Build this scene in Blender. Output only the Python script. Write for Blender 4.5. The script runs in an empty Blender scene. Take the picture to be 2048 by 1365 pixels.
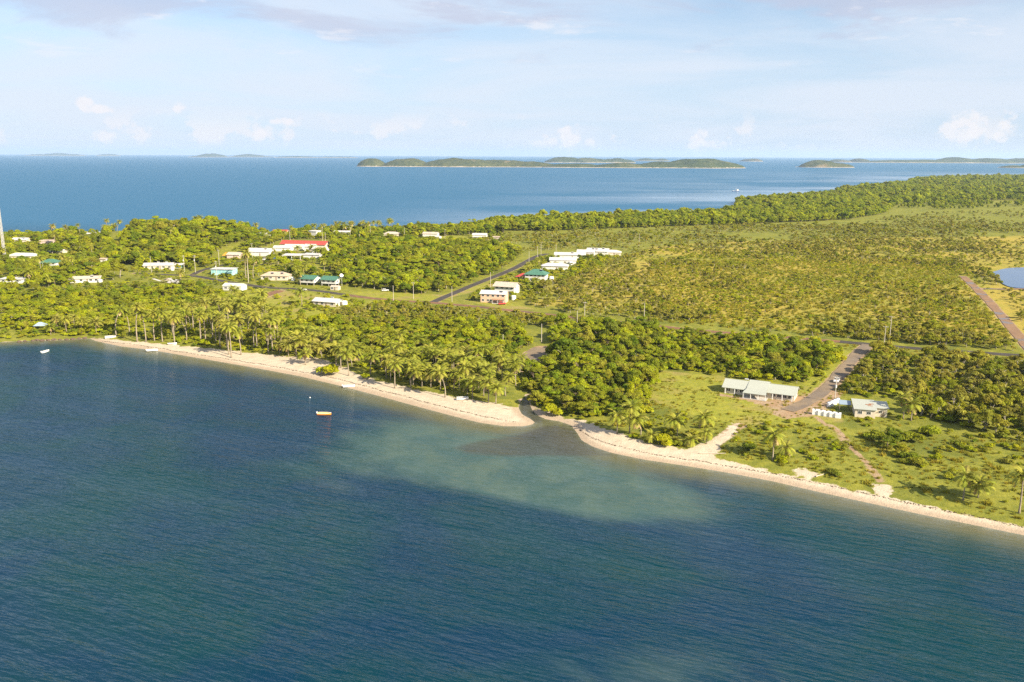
import bpy, bmesh, math, random
import numpy as np
from mathutils import Vector, Matrix

rng = np.random.default_rng(7)
random.seed(7)
SC = bpy.context.scene
COL = SC.collection

# ------------------------------------------------------------------ camera, world, sun, exposure
CAM_H, FPX, PITCH, ROLL = 90.0, 1700.0, math.radians(12.36), 0.0039
_f = np.array([0, math.cos(PITCH), -math.sin(PITCH)])
_r0 = np.array([1.0, 0, 0]); _u0 = np.array([0, math.sin(PITCH), math.cos(PITCH)])
_r = _r0 * math.cos(ROLL) + _u0 * math.sin(ROLL)
_u = _u0 * math.cos(ROLL) - _r0 * math.sin(ROLL)
cam_d = bpy.data.cameras.new('camera'); cam = bpy.data.objects.new('camera', cam_d); COL.objects.link(cam)
cam.matrix_world = Matrix(((_r[0], _u[0], -_f[0], 0), (_r[1], _u[1], -_f[1], 0), (_r[2], _u[2], -_f[2], CAM_H), (0, 0, 0, 1)))
cam_d.sensor_width = 36.0; cam_d.lens = 36.0 * FPX / 2048.0
cam_d.clip_start = 1.0; cam_d.clip_end = 120000.0
SC.camera = cam

SUN_AZ, SUN_EL = math.radians(131.0), math.radians(31.0)      # azimuth clockwise from +Y (the view direction)
SKY_STRENGTH = 0.065
world = bpy.data.worlds.new('World'); SC.world = world; world.use_nodes = True
def build_world():
    nt = world.node_tree; N = nt.nodes; L = nt.links; N.clear()
    def nd(t, **k):
        n = N.new(t)
        for a, b in k.items(): setattr(n, a, b)
        return n
    def mth(op, a, b=None, c=None, clamp=False):
        n = nd('ShaderNodeMath', operation=op, use_clamp=clamp)
        for i, v in enumerate((a, b, c)):
            if v is None: continue
            if isinstance(v, (int, float)): n.inputs[i].default_value = v
            else: L.new(v, n.inputs[i])
        return n.outputs[0]
    def mix(fac, a, b):
        n = nd('ShaderNodeMix', data_type='RGBA')
        for s, v in ((n.inputs[0], fac), (n.inputs[6], a), (n.inputs[7], b)):
            if isinstance(v, (int, float)): s.default_value = v
            elif isinstance(v, tuple): s.default_value = (*v, 1)
            else: L.new(v, s)
        return n.outputs[2]
    def noise(vec, scale, detail=6, rough=0.55, dist=0.0):
        n = nd('ShaderNodeTexNoise'); L.new(vec, n.inputs['Vector'])
        n.inputs['Scale'].default_value = scale; n.inputs['Detail'].default_value = detail
        n.inputs['Roughness'].default_value = rough; n.inputs['Distortion'].default_value = dist
        return n.outputs['Fac']
    def ramp(v, a, b):
        n = nd('ShaderNodeMapRange', interpolation_type='SMOOTHSTEP'); L.new(v, n.inputs[0])
        n.inputs[1].default_value = a; n.inputs[2].default_value = b
        return n.outputs[0]
    tc = nd('ShaderNodeTexCoord'); sp = nd('ShaderNodeSeparateXYZ'); L.new(tc.outputs['Generated'], sp.inputs[0])
    x, y, z0 = sp.outputs
    z = mth('MAXIMUM', z0, 0.006)
    cv = nd('ShaderNodeCombineXYZ'); L.new(x, cv.inputs[0]); L.new(y, cv.inputs[1]); L.new(z, cv.inputs[2])
    sky = nd('ShaderNodeTexSky', sky_type='NISHITA', sun_disc=False, sun_elevation=SUN_EL, sun_rotation=SUN_AZ,
             altitude=50.0, air_density=1.0, dust_density=0.15, ozone_density=3.0)
    L.new(cv.outputs[0], sky.inputs['Vector'])
    zz = mth('ADD', z, 0.10)
    pu = nd('ShaderNodeCombineXYZ'); L.new(mth('DIVIDE', x, zz), pu.inputs[0]); L.new(mth('DIVIDE', y, zz), pu.inputs[1])
    # thin high veil, denser towards the horizon
    veil = noise(pu.outputs[0], 0.55, 7, 0.55, 0.6)
    c = mix(mth('MULTIPLY', mth('SUBTRACT', 1.0, ramp(z, 0.0, 0.26)), 0.86), sky.outputs[0], (4.35, 5.3, 6.75))
    c = mix(mth('MULTIPLY', ramp(veil, 0.34, 0.64), 0.74), c, (5.5, 5.95, 6.75))
    # lavender-grey stratocumulus, thickening away from the horizon
    dk = noise(pu.outputs[0], 0.95, 9, 0.60, 0.5)
    cov = mth('ADD', dk, mth('MULTIPLY', ramp(z, 0.09, 0.19), 0.14))
    c = mix(mth('MULTIPLY', mth('MULTIPLY', ramp(cov, 0.55, 0.68), ramp(z, 0.05, 0.15)), 0.62), c, (4.0, 4.2, 5.3))
    wh = noise(pu.outputs[0], 1.9, 9, 0.62, 0.3)
    c = mix(mth('MULTIPLY', mth('MULTIPLY', ramp(wh, 0.57, 0.68), ramp(z, 0.05, 0.15)), 0.6), c, (6.5, 6.4, 6.75))
    # small cumulus heaps low over the horizon, all the way round
    ps = nd('ShaderNodeCombineXYZ'); L.new(x, ps.inputs[0]); L.new(y, ps.inputs[1]); L.new(mth('MULTIPLY', z, 1.3), ps.inputs[2])
    cu = noise(ps.outputs[0], 13.0, 9, 0.64, 0.0)
    big = noise(ps.outputs[0], 3.2, 2, 0.5, 0.0)
    band = mth('MULTIPLY', ramp(z, 0.004, 0.016), mth('SUBTRACT', 1.0, ramp(z, 0.018, 0.055)))
    cuf = mth('MULTIPLY', ramp(mth('ADD', cu, mth('MULTIPLY', mth('SUBTRACT', big, 0.5), 0.35)), 0.55, 0.61), band)
    c = mix(mth('MULTIPLY', cuf, 0.7), c, (6.6, 6.4, 6.6))
    # a few taller heaps
    az = mth('ARCTAN2', x, y); fine = noise(ps.outputs[0], 70.0, 6, 0.62)
    heaps = [(1928, 262, 46, 34), (2018, 248, 22, 26), (2006, 272, 16, 12), (1140, 276, 30, 26), (1178, 288, 20, 12), (1396, 278, 20, 22), (1408, 290, 40, 12), (172, 212, 18, 18), (195, 218, 30, 9), (356, 216, 14, 11), (566, 244, 22, 9), (520, 272, 16, 14), (210, 274, 26, 12)]
    tot = None
    for (hx, hy, hw, hh) in heaps:
        d = _f + _r * (hx - 1024) / FPX + _u * (682.5 - hy) / FPX; d = d / math.sqrt((d ** 2).sum())
        u = mth('DIVIDE', mth('SUBTRACT', az, math.atan2(d[0], d[1])), hw / FPX); v = mth('DIVIDE', mth('SUBTRACT', z, float(d[2])), hh / FPX)
        m = mth('SUBTRACT', 1.0, mth('ADD', mth('MULTIPLY', u, u), mth('MULTIPLY', v, v)))
        tot = m if tot is None else mth('MAXIMUM', tot, m)
    hp = ramp(mth('ADD', tot, mth('MULTIPLY', mth('SUBTRACT', fine, 0.5), 4.2)), 0.1, 1.1)
    c = mix(mth('MULTIPLY', hp, 0.75), c, (6.75, 6.5, 6.7))
    bg = nd('ShaderNodeBackground'); L.new(c, bg.inputs[0]); bg.inputs[1].default_value = SKY_STRENGTH
    out = nd('ShaderNodeOutputWorld'); L.new(bg.outputs[0], out.inputs[0])
build_world()
sun_d = bpy.data.lights.new('sun', 'SUN'); sun_d.energy = 5.0; sun_d.angle = math.radians(0.6); sun_d.color = (1.0, 0.88, 0.69)
sun = bpy.data.objects.new('sun', sun_d); COL.objects.link(sun)
to_sun = Vector((math.sin(SUN_AZ) * math.cos(SUN_EL), math.cos(SUN_AZ) * math.cos(SUN_EL), math.sin(SUN_EL)))
sun.rotation_euler = to_sun.to_track_quat('Z', 'Y').to_euler()
SC.render.engine = 'CYCLES'
SC.view_settings.view_transform = 'Standard'; SC.view_settings.look = 'None'
SC.view_settings.exposure = 1.15; SC.view_settings.gamma = 1.0
SC.cycles.use_denoising = False
SC.cycles.max_bounces = 8; SC.cycles.diffuse_bounces = 4; SC.cycles.glossy_bounces = 2
SC.cycles.transmission_bounces = 3; SC.cycles.transparent_max_bounces = 6; SC.cycles.volume_bounces = 1
SC.cycles.caustics_reflective = False; SC.cycles.caustics_refractive = False
SC.cycles.sample_clamp_indirect = 4.0

# ------------------------------------------------------------------ survey: photograph pixel -> point on the ground
def ray(px, py):
    px = np.asarray(px, float); py = np.asarray(py, float)
    a = (px - 1024.0) / FPX; b = (682.5 - py) / FPX
    return a[..., None] * _r + b[..., None] * _u + _f
def P(px, py, z=0.0):
    d = ray(px, py); t = (z - CAM_H) / d[..., 2]
    return np.stack([d[..., 0] * t, d[..., 1] * t], -1)
def project(x, y, z):
    v = np.stack([np.asarray(x, float), np.asarray(y, float), np.asarray(z, float) - CAM_H], -1)
    w = v @ _f
    return 1024 + FPX * (v @ _r) / w, 682.5 - FPX * (v @ _u) / w, w

def vnoise(x, y, scale, seed=0):
    """smooth value noise 0..1"""
    x = np.asarray(x, float) / scale + seed * 17.13; y = np.asarray(y, float) / scale + seed * 31.7
    xi = np.floor(x); yi = np.floor(y); fx = x - xi; fy = y - yi
    fx = fx * fx * (3 - 2 * fx); fy = fy * fy * (3 - 2 * fy)
    def h(a, b):
        v = np.sin(a * 127.1 + b * 311.7 + seed * 74.7) * 43758.5453
        return v - np.floor(v)
    return (h(xi, yi) * (1 - fx) + h(xi + 1, yi) * fx) * (1 - fy) + (h(xi, yi + 1) * (1 - fx) + h(xi + 1, yi + 1) * fx) * fy
def fbm(x, y, scale, seed=0, o=4):
    s = 0; a = 0.5; t = 0
    for i in range(o):
        s = s + a * vnoise(x, y, scale / 2 ** i, seed + i); t += a; a *= 0.5
    return s / t
def sstep(v, a, b):
    t = np.clip((np.asarray(v, float) - a) / (b - a), 0, 1)
    return t * t * (3 - 2 * t)

# ------------------------------------------------------------------ shoreline and relief
SHORE = [(-420, 705), (-200, 694), (0, 685), (60, 682), (110, 681), (150, 679), (178, 677), (190, 682), (240, 693), (300, 700), (370, 712), (440, 724), (520, 738),
         (600, 753), (680, 772), (760, 793), (840, 815), (900, 831), (960, 846), (1010, 853), (1050, 853), (1072, 847), (1062, 839), (1044, 829), (1037, 816), (1042, 802),
         (1052, 790), (1062, 792), (1058, 806), (1064, 820), (1076, 832), (1092, 839), (1118, 843), (1142, 851), (1154, 866), (1163, 881), (1186, 894), (1222, 906), (1290, 920),
         (1370, 932), (1450, 945), (1540, 962), (1640, 985), (1740, 1007), (1850, 1031), (1950, 1051), (2048, 1071), (2300, 1128), (2700, 1220)]
FAR = [(2600, 354), (2300, 351), (2048, 351), (1900, 354), (1830, 357), (1812, 366), (1760, 370), (1690, 378), (1660, 386), (1600, 391), (1510, 396), (1470, 402), (1464, 420), (1400, 427), (1300, 430),
       (1200, 433), (1100, 437), (1010, 441), (960, 445), (880, 449), (800, 454), (720, 459), (620, 464), (520, 468), (400, 470), (300, 470), (200, 470), (120, 472), (60, 470), (0, 468), (-150, 470)]
sh = P(*np.array(SHORE, float).T); fr = P(*np.array(FAR, float).T)
LAND = np.concatenate([[(-900.0, sh[0, 1] + 10)], sh, [(1200.0, 95.0), (9000.0, 60.0), (9000.0, fr[0, 1])], fr, [(-900.0, fr[-1, 1])]])

def inside(poly, x, y):
    x = np.asarray(x, float); y = np.asarray(y, float); c = np.zeros(x.shape, bool)
    n = len(poly)
    for i in range(n):
        x0, y0 = poly[i]; x1, y1 = poly[(i + 1) % n]
        if y0 == y1: continue
        m = ((y0 > y) != (y1 > y)) & (x < (x1 - x0) * (y - y0) / (y1 - y0) + x0)
        c ^= m
    return c
def seg_dist(poly, x, y, closed=False):
    x = np.asarray(x, float); y = np.asarray(y, float); best = np.full(x.shape, 1e18)
    n = len(poly)
    for i in range(n if closed else n - 1):
        ax, ay = poly[i]; bx, by = poly[(i + 1) % n]
        dx, dy = bx - ax, by - ay; q = dx * dx + dy * dy + 1e-9
        t = np.clip(((x - ax) * dx + (y - ay) * dy) / q, 0, 1)
        best = np.minimum(best, (x - ax - t * dx) ** 2 + (y - ay - t * dy) ** 2)
    return np.sqrt(best)
def shore_dist(x, y):
    return np.where(inside(LAND, x, y), 1, -1) * seg_dist(LAND, x, y, True)

HILLS = [(P(380, 502), 17.0, 105.0, 70.0), (P(215, 492), 6.0, 90.0, 60.0), (P(800, 528), 8.0, 110.0, 85.0), (P(700, 545), 4.0, 60.0, 60.0), (P(100, 560), 3.0, 80.0, 60.0)]
def height(x, y, sd=None):
    x = np.asarray(x, float); y = np.asarray(y, float)
    if sd is None: sd = shore_dist(x, y)
    p = np.maximum(sd, 0)
    z = 1.7 * (1 - np.exp(-p / 14.0)) + 0.7 * (1 - np.exp(-np.maximum(p - 18, 0) / 50.0))
    h = 0
    for (c, a, sx, sy) in HILLS:
        h = h + a * np.exp(-((x - c[0]) / sx) ** 2 - ((y - c[1]) / sy) ** 2)
    z = z + h * sstep(p, 20, 110)
    z = z + (fbm(x, y, 26.0, 3) - 0.5) * 0.5 * sstep(p, 12, 40) * (1 - sstep(y, 1500, 2500))
    q = np.maximum(-sd, 0)
    return np.where(sd >= 0, z, -3.2 * (1 - np.exp(-q / 26.0)))
def G(px, py):
    """point (x, y, z) of the terrain seen at a photograph pixel"""
    px = np.atleast_1d(np.asarray(px, float)); py = np.atleast_1d(np.asarray(py, float))
    z = np.zeros(px.shape)
    for _ in range(5):
        p = P(px, py, z); z = np.maximum(height(p[:, 0], p[:, 1]), 0)
    return np.column_stack([p, z])
def G1(px, py): return G(px, py)[0]
def Gline(pts):
    a = np.array(pts, float); return G(a[:, 0], a[:, 1])[:, :2]

def densify(pl, step):
    out = [pl[0]]
    for a, b in zip(pl[:-1], pl[1:]):
        n = max(1, int(np.linalg.norm(b - a) / step))
        for k in range(1, n + 1): out.append(a + (b - a) * k / n)
    return np.array(out)
def smooth_line(pl, step, it=3):
    for _ in range(it):                       # Chaikin
        q = [pl[0]]
        for a, b in zip(pl[:-1], pl[1:]): q += [a * .75 + b * .25, a * .25 + b * .75]
        q.append(pl[-1]); pl = np.array(q)
    return densify(pl, step)

# roads: (name, label, pixels, width in metres, material)
ROADS = [
    ('road', [(866, 605), (900, 590), (935, 575), (975, 559), (1010, 546), (1040, 532), (1060, 520), (1076, 512), (1096, 508)], 5.2, 'asphalt'),
    ('road', [(270, 547), (330, 550), (385, 551), (440, 562), (500, 571), (545, 577), (600, 578), (650, 584), (690, 590)], 4.8, 'asphalt'),
    ('dirt_road', [(690, 590), (740, 597), (800, 602), (866, 606), (935, 612), (1010, 620), (1100, 630), (1150, 636), (1200, 641), (1290, 651), (1380, 660), (1480, 668), (1600, 677), (1680, 684)], 4.6, 'laterite'),
    ('road', [(1680, 684), (1735, 689), (1800, 695), (1900, 703), (2048, 712), (2300, 728)], 5.4, 'asphalt'),
    ('dirt_road', [(560, 582), (535, 590), (505, 603)], 6.0, 'laterite'),
    ('gravel_road', [(1736, 690), (1712, 712), (1686, 742), (1660, 772), (1630, 797), (1600, 812), (1575, 822)], 5.4, 'gravel'),
    ('dirt_road', [(1925, 553), (1950, 575), (1980, 605), (2010, 640), (2036, 672), (2090, 730)], 5.2, 'wetdirt'),
    ('dirt_road', [(1968, 578), (2010, 579), (2060, 578), (2150, 577)], 4.6, 'wetdirt'),
    ('road', [(386, 550), (398, 543), (430, 534), (470, 525), (520, 516), (570, 510), (615, 509)], 4.4, 'asphalt'),
    ('gravel_road', [(1086, 697), (1066, 710), (1054, 724), (1046, 738)], 9.0, 'gravel'),
]
ROAD_W = [(n, smooth_line(Gline(p), 3.5), w, m) for n, p, w, m in ROADS]
TRACKS = [([(1608, 826), (1660, 850), (1690, 880), (1725, 920), (1765, 965)], 3.2), ([(1440, 790), (1500, 800), (1560, 815)], 5.0), ([(1480, 850), (1440, 880), (1400, 905)], 7.0), ([(840, 478), (900, 480), (1000, 479)], 4.0)]
TRACK_W = [(smooth_line(Gline(p), 4), w) for p, w in TRACKS]

def poly_px(pts): return Gline(pts)
SAND = [poly_px(p) for p in (
    [(190, 676), (240, 681), (320, 688), (430, 698), (540, 710), (600, 718), (650, 722), (700, 745), (760, 762), (830, 778), (900, 793), (960, 802), (1020, 812), (1034, 818), (1046, 832), (1080, 850), (1010, 860), (900, 840), (760, 800), (600, 760), (440, 730), (300, 706), (186, 684)],
    [(1058, 812), (1090, 820), (1130, 834), (1180, 846), (1230, 864), (1290, 884), (1340, 893), (1400, 908), (1470, 926), (1540, 943), (1640, 965), (1740, 986), (1850, 1011), (1950, 1033), (2048, 1054), (2300, 1112), (2300, 1140), (2048, 1080), (1850, 1040), (1640, 995), (1450, 953), (1290, 928), (1190, 902), (1150, 880), (1130, 850), (1080, 838)],
    [(1350, 908), (1400, 890), (1442, 868), (1462, 846), (1480, 847), (1474, 868), (1446, 892), (1425, 915)],
    [(1742, 966), (1765, 967), (1800, 986), (1795, 996), (1748, 984)],
    [(1580, 936), (1610, 936), (1636, 948), (1622, 956), (1585, 947)],
    [(570, 712), (640, 716), (690, 735), (720, 752), (690, 756), (620, 735)])]
DRYG = [poly_px(p) for p in ([(1040, 612), (1080, 560), (1200, 530), (1300, 492), (1500, 480), (2150, 470), (2200, 700), (1800, 684), (1500, 655), (1200, 632)],)]
LAWN = [poly_px(p) for p in ([(1300, 740), (1440, 752), (1600, 772), (1680, 700), (1720, 705), (1690, 760), (1640, 800), (1690, 845), (1560, 850), (1440, 850), (1300, 800)],
                             [(450, 585), (600, 582), (760, 605), (720, 640), (560, 640)], [(690, 586), (760, 582), (880, 590), (980, 565), (1000, 570), (870, 603), (780, 600)],
                             [(480, 520), (600, 518), (640, 530), (540, 545), (480, 540)], [(920, 600), (1010, 605), (1080, 620), (1000, 618)],
                             [(640, 470), (1000, 474), (1010, 482), (830, 484), (640, 482)])]

# ------------------------------------------------------------------ materials
MATS = {}
class NT:
    def __init__(s, name):
        s.m = bpy.data.materials.new(name); s.m.use_nodes = True; s.t = s.m.node_tree; s.t.nodes.clear()
        s.out = s.n('ShaderNodeOutputMaterial'); MATS[name] = s.m
    def n(s, t, **k):
        x = s.t.nodes.new(t)
        for a, b in k.items(): setattr(x, a, b)
        return x
    def put(s, sock, v):
        if v is None: return
        if isinstance(v, (int, float)): sock.default_value = v
        elif isinstance(v, tuple): sock.default_value = (*v, 1) if len(v) == 3 and sock.type == 'RGBA' else v
        else: s.t.links.new(v, sock)
    def math(s, op, a, b=None, clamp=False):
        x = s.n('ShaderNodeMath', operation=op, use_clamp=clamp); s.put(x.inputs[0], a); s.put(x.inputs[1], b); return x.outputs[0]
    def mix(s, f, a, b, blend='MIX'):
        x = s.n('ShaderNodeMix', data_type='RGBA', blend_type=blend); s.put(x.inputs[0], f); s.put(x.inputs[6], a); s.put(x.inputs[7], b); return x.outputs[2]
    def ramp(s, v, a, b, lo=0.0, hi=1.0):
        x = s.n('ShaderNodeMapRange', interpolation_type='SMOOTHSTEP'); s.put(x.inputs[0], v)
        for i, k in enumerate((a, b, lo, hi)): x.inputs[i + 1].default_value = k
        return x.outputs[0]
    def coord(s, which='Object', scale=None, rot=None):
        c = s.n('ShaderNodeTexCoord').outputs[which]
        if scale or rot:
            m = s.n('ShaderNodeMapping', vector_type='TEXTURE' if rot else 'POINT'); s.put(m.inputs['Vector'], c)
            if scale: m.inputs['Scale'].default_value = tuple(1 / v for v in scale) if rot else scale
            if rot: m.inputs['Rotation'].default_value = rot
            c = m.outputs[0]
        return c
    def noise(s, vec, scale, detail=4, rough=0.55, dist=0.0):
        x = s.n('ShaderNodeTexNoise'); s.put(x.inputs['Vector'], vec); x.inputs['Scale'].default_value = scale
        x.inputs['Detail'].default_value = detail; x.inputs['Roughness'].default_value = rough; x.inputs['Distortion'].default_value = dist
        return x.outputs['Fac']
    def attr(s, name): return s.n('ShaderNodeAttribute', attribute_name=name).outputs['Fac']
    def bump(s, h, dist, strength=1.0):
        x = s.n('ShaderNodeBump'); s.put(x.inputs['Height'], h); x.inputs['Distance'].default_value = dist; x.inputs['Strength'].default_value = strength; return x.outputs[0]
    def pbr(s, col, rough=0.7, metal=0.0, normal=None, spec=0.4):
        x = s.n('ShaderNodeBsdfPrincipled'); s.put(x.inputs['Base Color'], col); s.put(x.inputs['Roughness'], rough); s.put(x.inputs['Metallic'], metal)
        s.put(x.inputs['Specular IOR Level'], spec)
        if normal is not None: s.put(x.inputs['Normal'], normal)
        return x.outputs[0]
    def end(s, sh): s.t.links.new(sh, s.out.inputs['Surface']); return s.m

def mat_paint(name, col, rough=0.6, dirt=0.25, metal=0.0, spec=0.4):
    k = NT(name); c = k.coord('Object')
    a = k.noise(c, 0.7, 5, 0.6); b = k.noise(c, 6.0, 3, 0.6)
    f = k.math('MULTIPLY', k.ramp(k.math('ADD', k.math('MULTIPLY', a, 0.7), k.math('MULTIPLY', b, 0.3)), 0.42, 0.68), dirt)
    return k.end(k.pbr(k.mix(f, col, tuple(v * 0.55 + 0.03 * (i == 0) for i, v in enumerate(col))), rough, metal, spec=spec))
def mat_roof(name, col, rust=0.15, axis=0):
    k = NT(name); c = k.coord('Object')
    w = k.n('ShaderNodeTexWave', wave_type='BANDS', bands_direction='X' if axis == 0 else 'Y'); k.put(w.inputs['Vector'], c); w.inputs['Scale'].default_value = 1.6
    a = k.noise(c, 0.35, 5, 0.65); st = k.noise(k.coord('Object', (3.0, 0.25, 1.0)), 1.0, 4, 0.6)
    r = k.math('MULTIPLY', k.ramp(k.math('MULTIPLY', k.math('ADD', a, st), 0.5), 0.46, 0.66), rust)
    cc = k.mix(r, col, tuple(0.6 * v for v in (col[0] + 0.06, col[1], col[2])))
    return k.end(k.pbr(cc, 0.5, 0.0, k.bump(w.outputs['Fac'], 0.05, 0.6), 0.35))

def mat_leaf(name, cols, trans=0.28, noise_scale=0.35, spec=0.15):
    """foliage: colour differs from plant to plant and a little from clump to clump"""
    k = NT(name); oi = k.n('ShaderNodeObjectInfo')
    r = k.n('ShaderNodeValToRGB'); r.color_ramp.interpolation = 'LINEAR'
    el = r.color_ramp.elements
    while len(el) < len(cols): el.new(0.5)
    for i, cc in enumerate(cols): el[i].position = i / (len(cols) - 1); el[i].color = (*cc, 1)
    k.put(r.inputs[0], oi.outputs['Random'])
    c = k.coord('Object'); nz = k.noise(c, noise_scale, 3, 0.6)
    hs = k.n('ShaderNodeHueSaturation'); k.put(hs.inputs['Color'], r.outputs[0]); k.put(hs.inputs['Value'], k.ramp(nz, 0.25, 0.75, 0.7, 1.3))
    k.put(hs.inputs['Hue'], k.ramp(nz, 0.3, 0.7, 0.49, 0.512))
    col = hs.outputs[0]
    d = k.pbr(col, 0.55, 0.0, None, spec); t = k.n('ShaderNodeBsdfTranslucent'); k.put(t.inputs[0], col)
    mx = k.n('ShaderNodeMixShader'); mx.inputs[0].default_value = trans; k.put(mx.inputs[1], d); k.put(mx.inputs[2], t.outputs[0])
    return k.end(mx.outputs[0])
mat_leaf('leaf_broad', [(0.169, 0.233, 0.015), (0.265, 0.326, 0.017), (0.445, 0.465, 0.017), (0.209, 0.255, 0.021), (0.371, 0.349, 0.038), (0.339, 0.388, 0.017), (0.500, 0.500, 0.019)], 0.50)
mat_leaf('leaf_dark', [(0.158, 0.208, 0.017), (0.230, 0.271, 0.019), (0.314, 0.326, 0.019), (0.194, 0.223, 0.023), (0.370, 0.360, 0.021)], 0.50)
mat_leaf('leaf_scrub', [(0.378, 0.348, 0.060), (0.287, 0.283, 0.042), (0.359, 0.338, 0.048), (0.444, 0.394, 0.053), (0.274, 0.297, 0.034), (0.480, 0.429, 0.071), (0.402, 0.388, 0.038)], 0.50)
mat_leaf('leaf_mangrove', [(0.214, 0.275, 0.017), (0.315, 0.363, 0.019), (0.429, 0.450, 0.021), (0.248, 0.292, 0.021), (0.346, 0.347, 0.032), (0.164, 0.220, 0.019)], 0.48)
mat_leaf('leaf_bright', [(0.321, 0.373, 0.009), (0.396, 0.425, 0.011), (0.471, 0.453, 0.015), (0.343, 0.373, 0.013)], 0.50)
mat_leaf('leaf_shrub', [(0.224, 0.271, 0.021), (0.317, 0.347, 0.023), (0.421, 0.421, 0.027), (0.268, 0.286, 0.027), (0.450, 0.421, 0.043), (0.352, 0.393, 0.019)], 0.50)
mat_leaf('frond_green', [(0.236, 0.261, 0.030), (0.304, 0.315, 0.036), (0.372, 0.350, 0.052), (0.265, 0.295, 0.030), (0.334, 0.295, 0.067)], 0.32, 0.5, 0.10)
mat_leaf('frond_dry', [(0.388, 0.278, 0.119), (0.479, 0.342, 0.162)], 0.2)
mat_leaf('grass_blade', [(0.289, 0.288, 0.025), (0.381, 0.342, 0.032), (0.459, 0.377, 0.048), (0.328, 0.324, 0.023)], 0.42)
mat_leaf('grass_dry', [(0.33, 0.33, 0.045), (0.38, 0.36, 0.06), (0.31, 0.32, 0.04)], 0.5)
def mat_bark(name, col):
    k = NT(name); c = k.coord('Object', (1, 1, 0.3)); a = k.noise(c, 2.2, 5, 0.6)
    return k.end(k.pbr(k.mix(k.ramp(a, 0.35, 0.65), col, tuple(v * 0.55 for v in col)), 0.85, 0, None, 0.2))
mat_bark('bark_palm', (0.36, 0.30, 0.22)); mat_bark('bark_brown', (0.20, 0.155, 0.11)); mat_bark('bark_pale', (0.42, 0.37, 0.30))

def build_ground_mat():
    k = NT('ground_mix'); c = k.coord('Object')
    sand, dry, dirt, lawn = k.attr('sand'), k.attr('dry'), k.attr('dirt'), k.attr('lawn')
    n1 = k.noise(c, 0.05, 6, 0.6); n2 = k.noise(c, 0.32, 5, 0.65); n3 = k.noise(c, 2.2, 4, 0.65); n4 = k.noise(c, 0.012, 4, 0.55)
    green = k.mix(k.ramp(n2, 0.32, 0.68), (0.150, 0.165, 0.022), (0.260, 0.250, 0.034))
    green = k.mix(k.ramp(n1, 0.45, 0.72), green, (0.12, 0.14, 0.022))
    yell = k.mix(k.ramp(n2, 0.3, 0.7), (0.40, 0.300, 0.052), (0.315, 0.265, 0.042))
    yell = k.mix(k.ramp(n4, 0.44, 0.62), yell, (0.245, 0.240, 0.036))
    g = k.mix(k.ramp(k.math('ADD', dry, k.math('MULTIPLY', k.math('SUBTRACT', n1, 0.5), 1.1)), 0.50, 0.98), green, yell)
    lw = k.mix(k.ramp(n2, 0.3, 0.72), (0.200, 0.215, 0.026), (0.310, 0.295, 0.036))
    lw = k.mix(k.math('MULTIPLY', k.ramp(n1, 0.46, 0.66), 0.75), lw, (0.30, 0.225, 0.090))
    g = k.mix(k.ramp(lawn, 0.3, 0.7), g, lw)
    g = k.mix(k.math('MULTIPLY', k.ramp(n3, 0.55, 0.75), 0.4), g, k.mix(0.5, g, (0.08, 0.07, 0.02)))
    dr = k.mix(k.ramp(n2, 0.35, 0.7), (0.33, 0.215, 0.12), (0.37, 0.275, 0.175))
    g = k.mix(k.ramp(k.math('ADD', dirt, k.math('MULTIPLY', k.math('SUBTRACT', n2, 0.5), 0.8)), 0.4, 0.7), g, dr)
    sd = k.mix(k.ramp(n2, 0.3, 0.7), (0.57, 0.485, 0.36), (0.49, 0.405, 0.295))
    sd = k.mix(k.math('MULTIPLY', k.ramp(n3, 0.5, 0.8), 0.35), sd, (0.40, 0.30, 0.22))
    wet = k.attr('wet'); sd = k.mix(k.ramp(wet, 0.2, 0.9), sd, (0.41, 0.32, 0.225))
    g = k.mix(k.ramp(k.math('ADD', sand, k.math('MULTIPLY', k.math('SUBTRACT', k.noise(c, 0.22, 6, 0.7), 0.5), 1.6)), 0.46, 0.62), g, sd)
    return k.end(k.pbr(g, 0.9, 0, k.bump(k.math('ADD', n3, k.math('MULTIPLY', n2, 2.0)), 0.25, 0.7), 0.15))
build_ground_mat()
def mat_road(name, a, b, wetc=None, wet=0.0):
    k = NT(name); c = k.coord('Object'); n1 = k.noise(c, 0.16, 5, 0.6); n2 = k.noise(c, 1.6, 4, 0.65)
    col = k.mix(k.ramp(k.math('ADD', k.math('MULTIPLY', n1, 0.6), k.math('MULTIPLY', n2, 0.4)), 0.36, 0.64), a, b); rough = 0.85
    if wetc:
        w = k.math('MULTIPLY', k.ramp(k.noise(c, 0.07, 4, 0.55), 0.50, 0.60), wet)
        col = k.mix(w, col, wetc); rough = k.math('SUBTRACT', 0.85, k.math('MULTIPLY', w, 0.72))
    return k.end(k.pbr(col, rough, 0, k.bump(n2, 0.04, 0.6), 0.18))
mat_road('asphalt', (0.055, 0.048, 0.044), (0.085, 0.074, 0.066))
mat_road('laterite', (0.27, 0.135, 0.070), (0.13, 0.085, 0.060))
mat_road('gravel', (0.27, 0.205, 0.135), (0.185, 0.14, 0.095), (0.14, 0.12, 0.105), 0.35)
mat_road('wetdirt', (0.29, 0.18, 0.10), (0.21, 0.13, 0.08), (0.15, 0.13, 0.115), 0.8)

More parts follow.
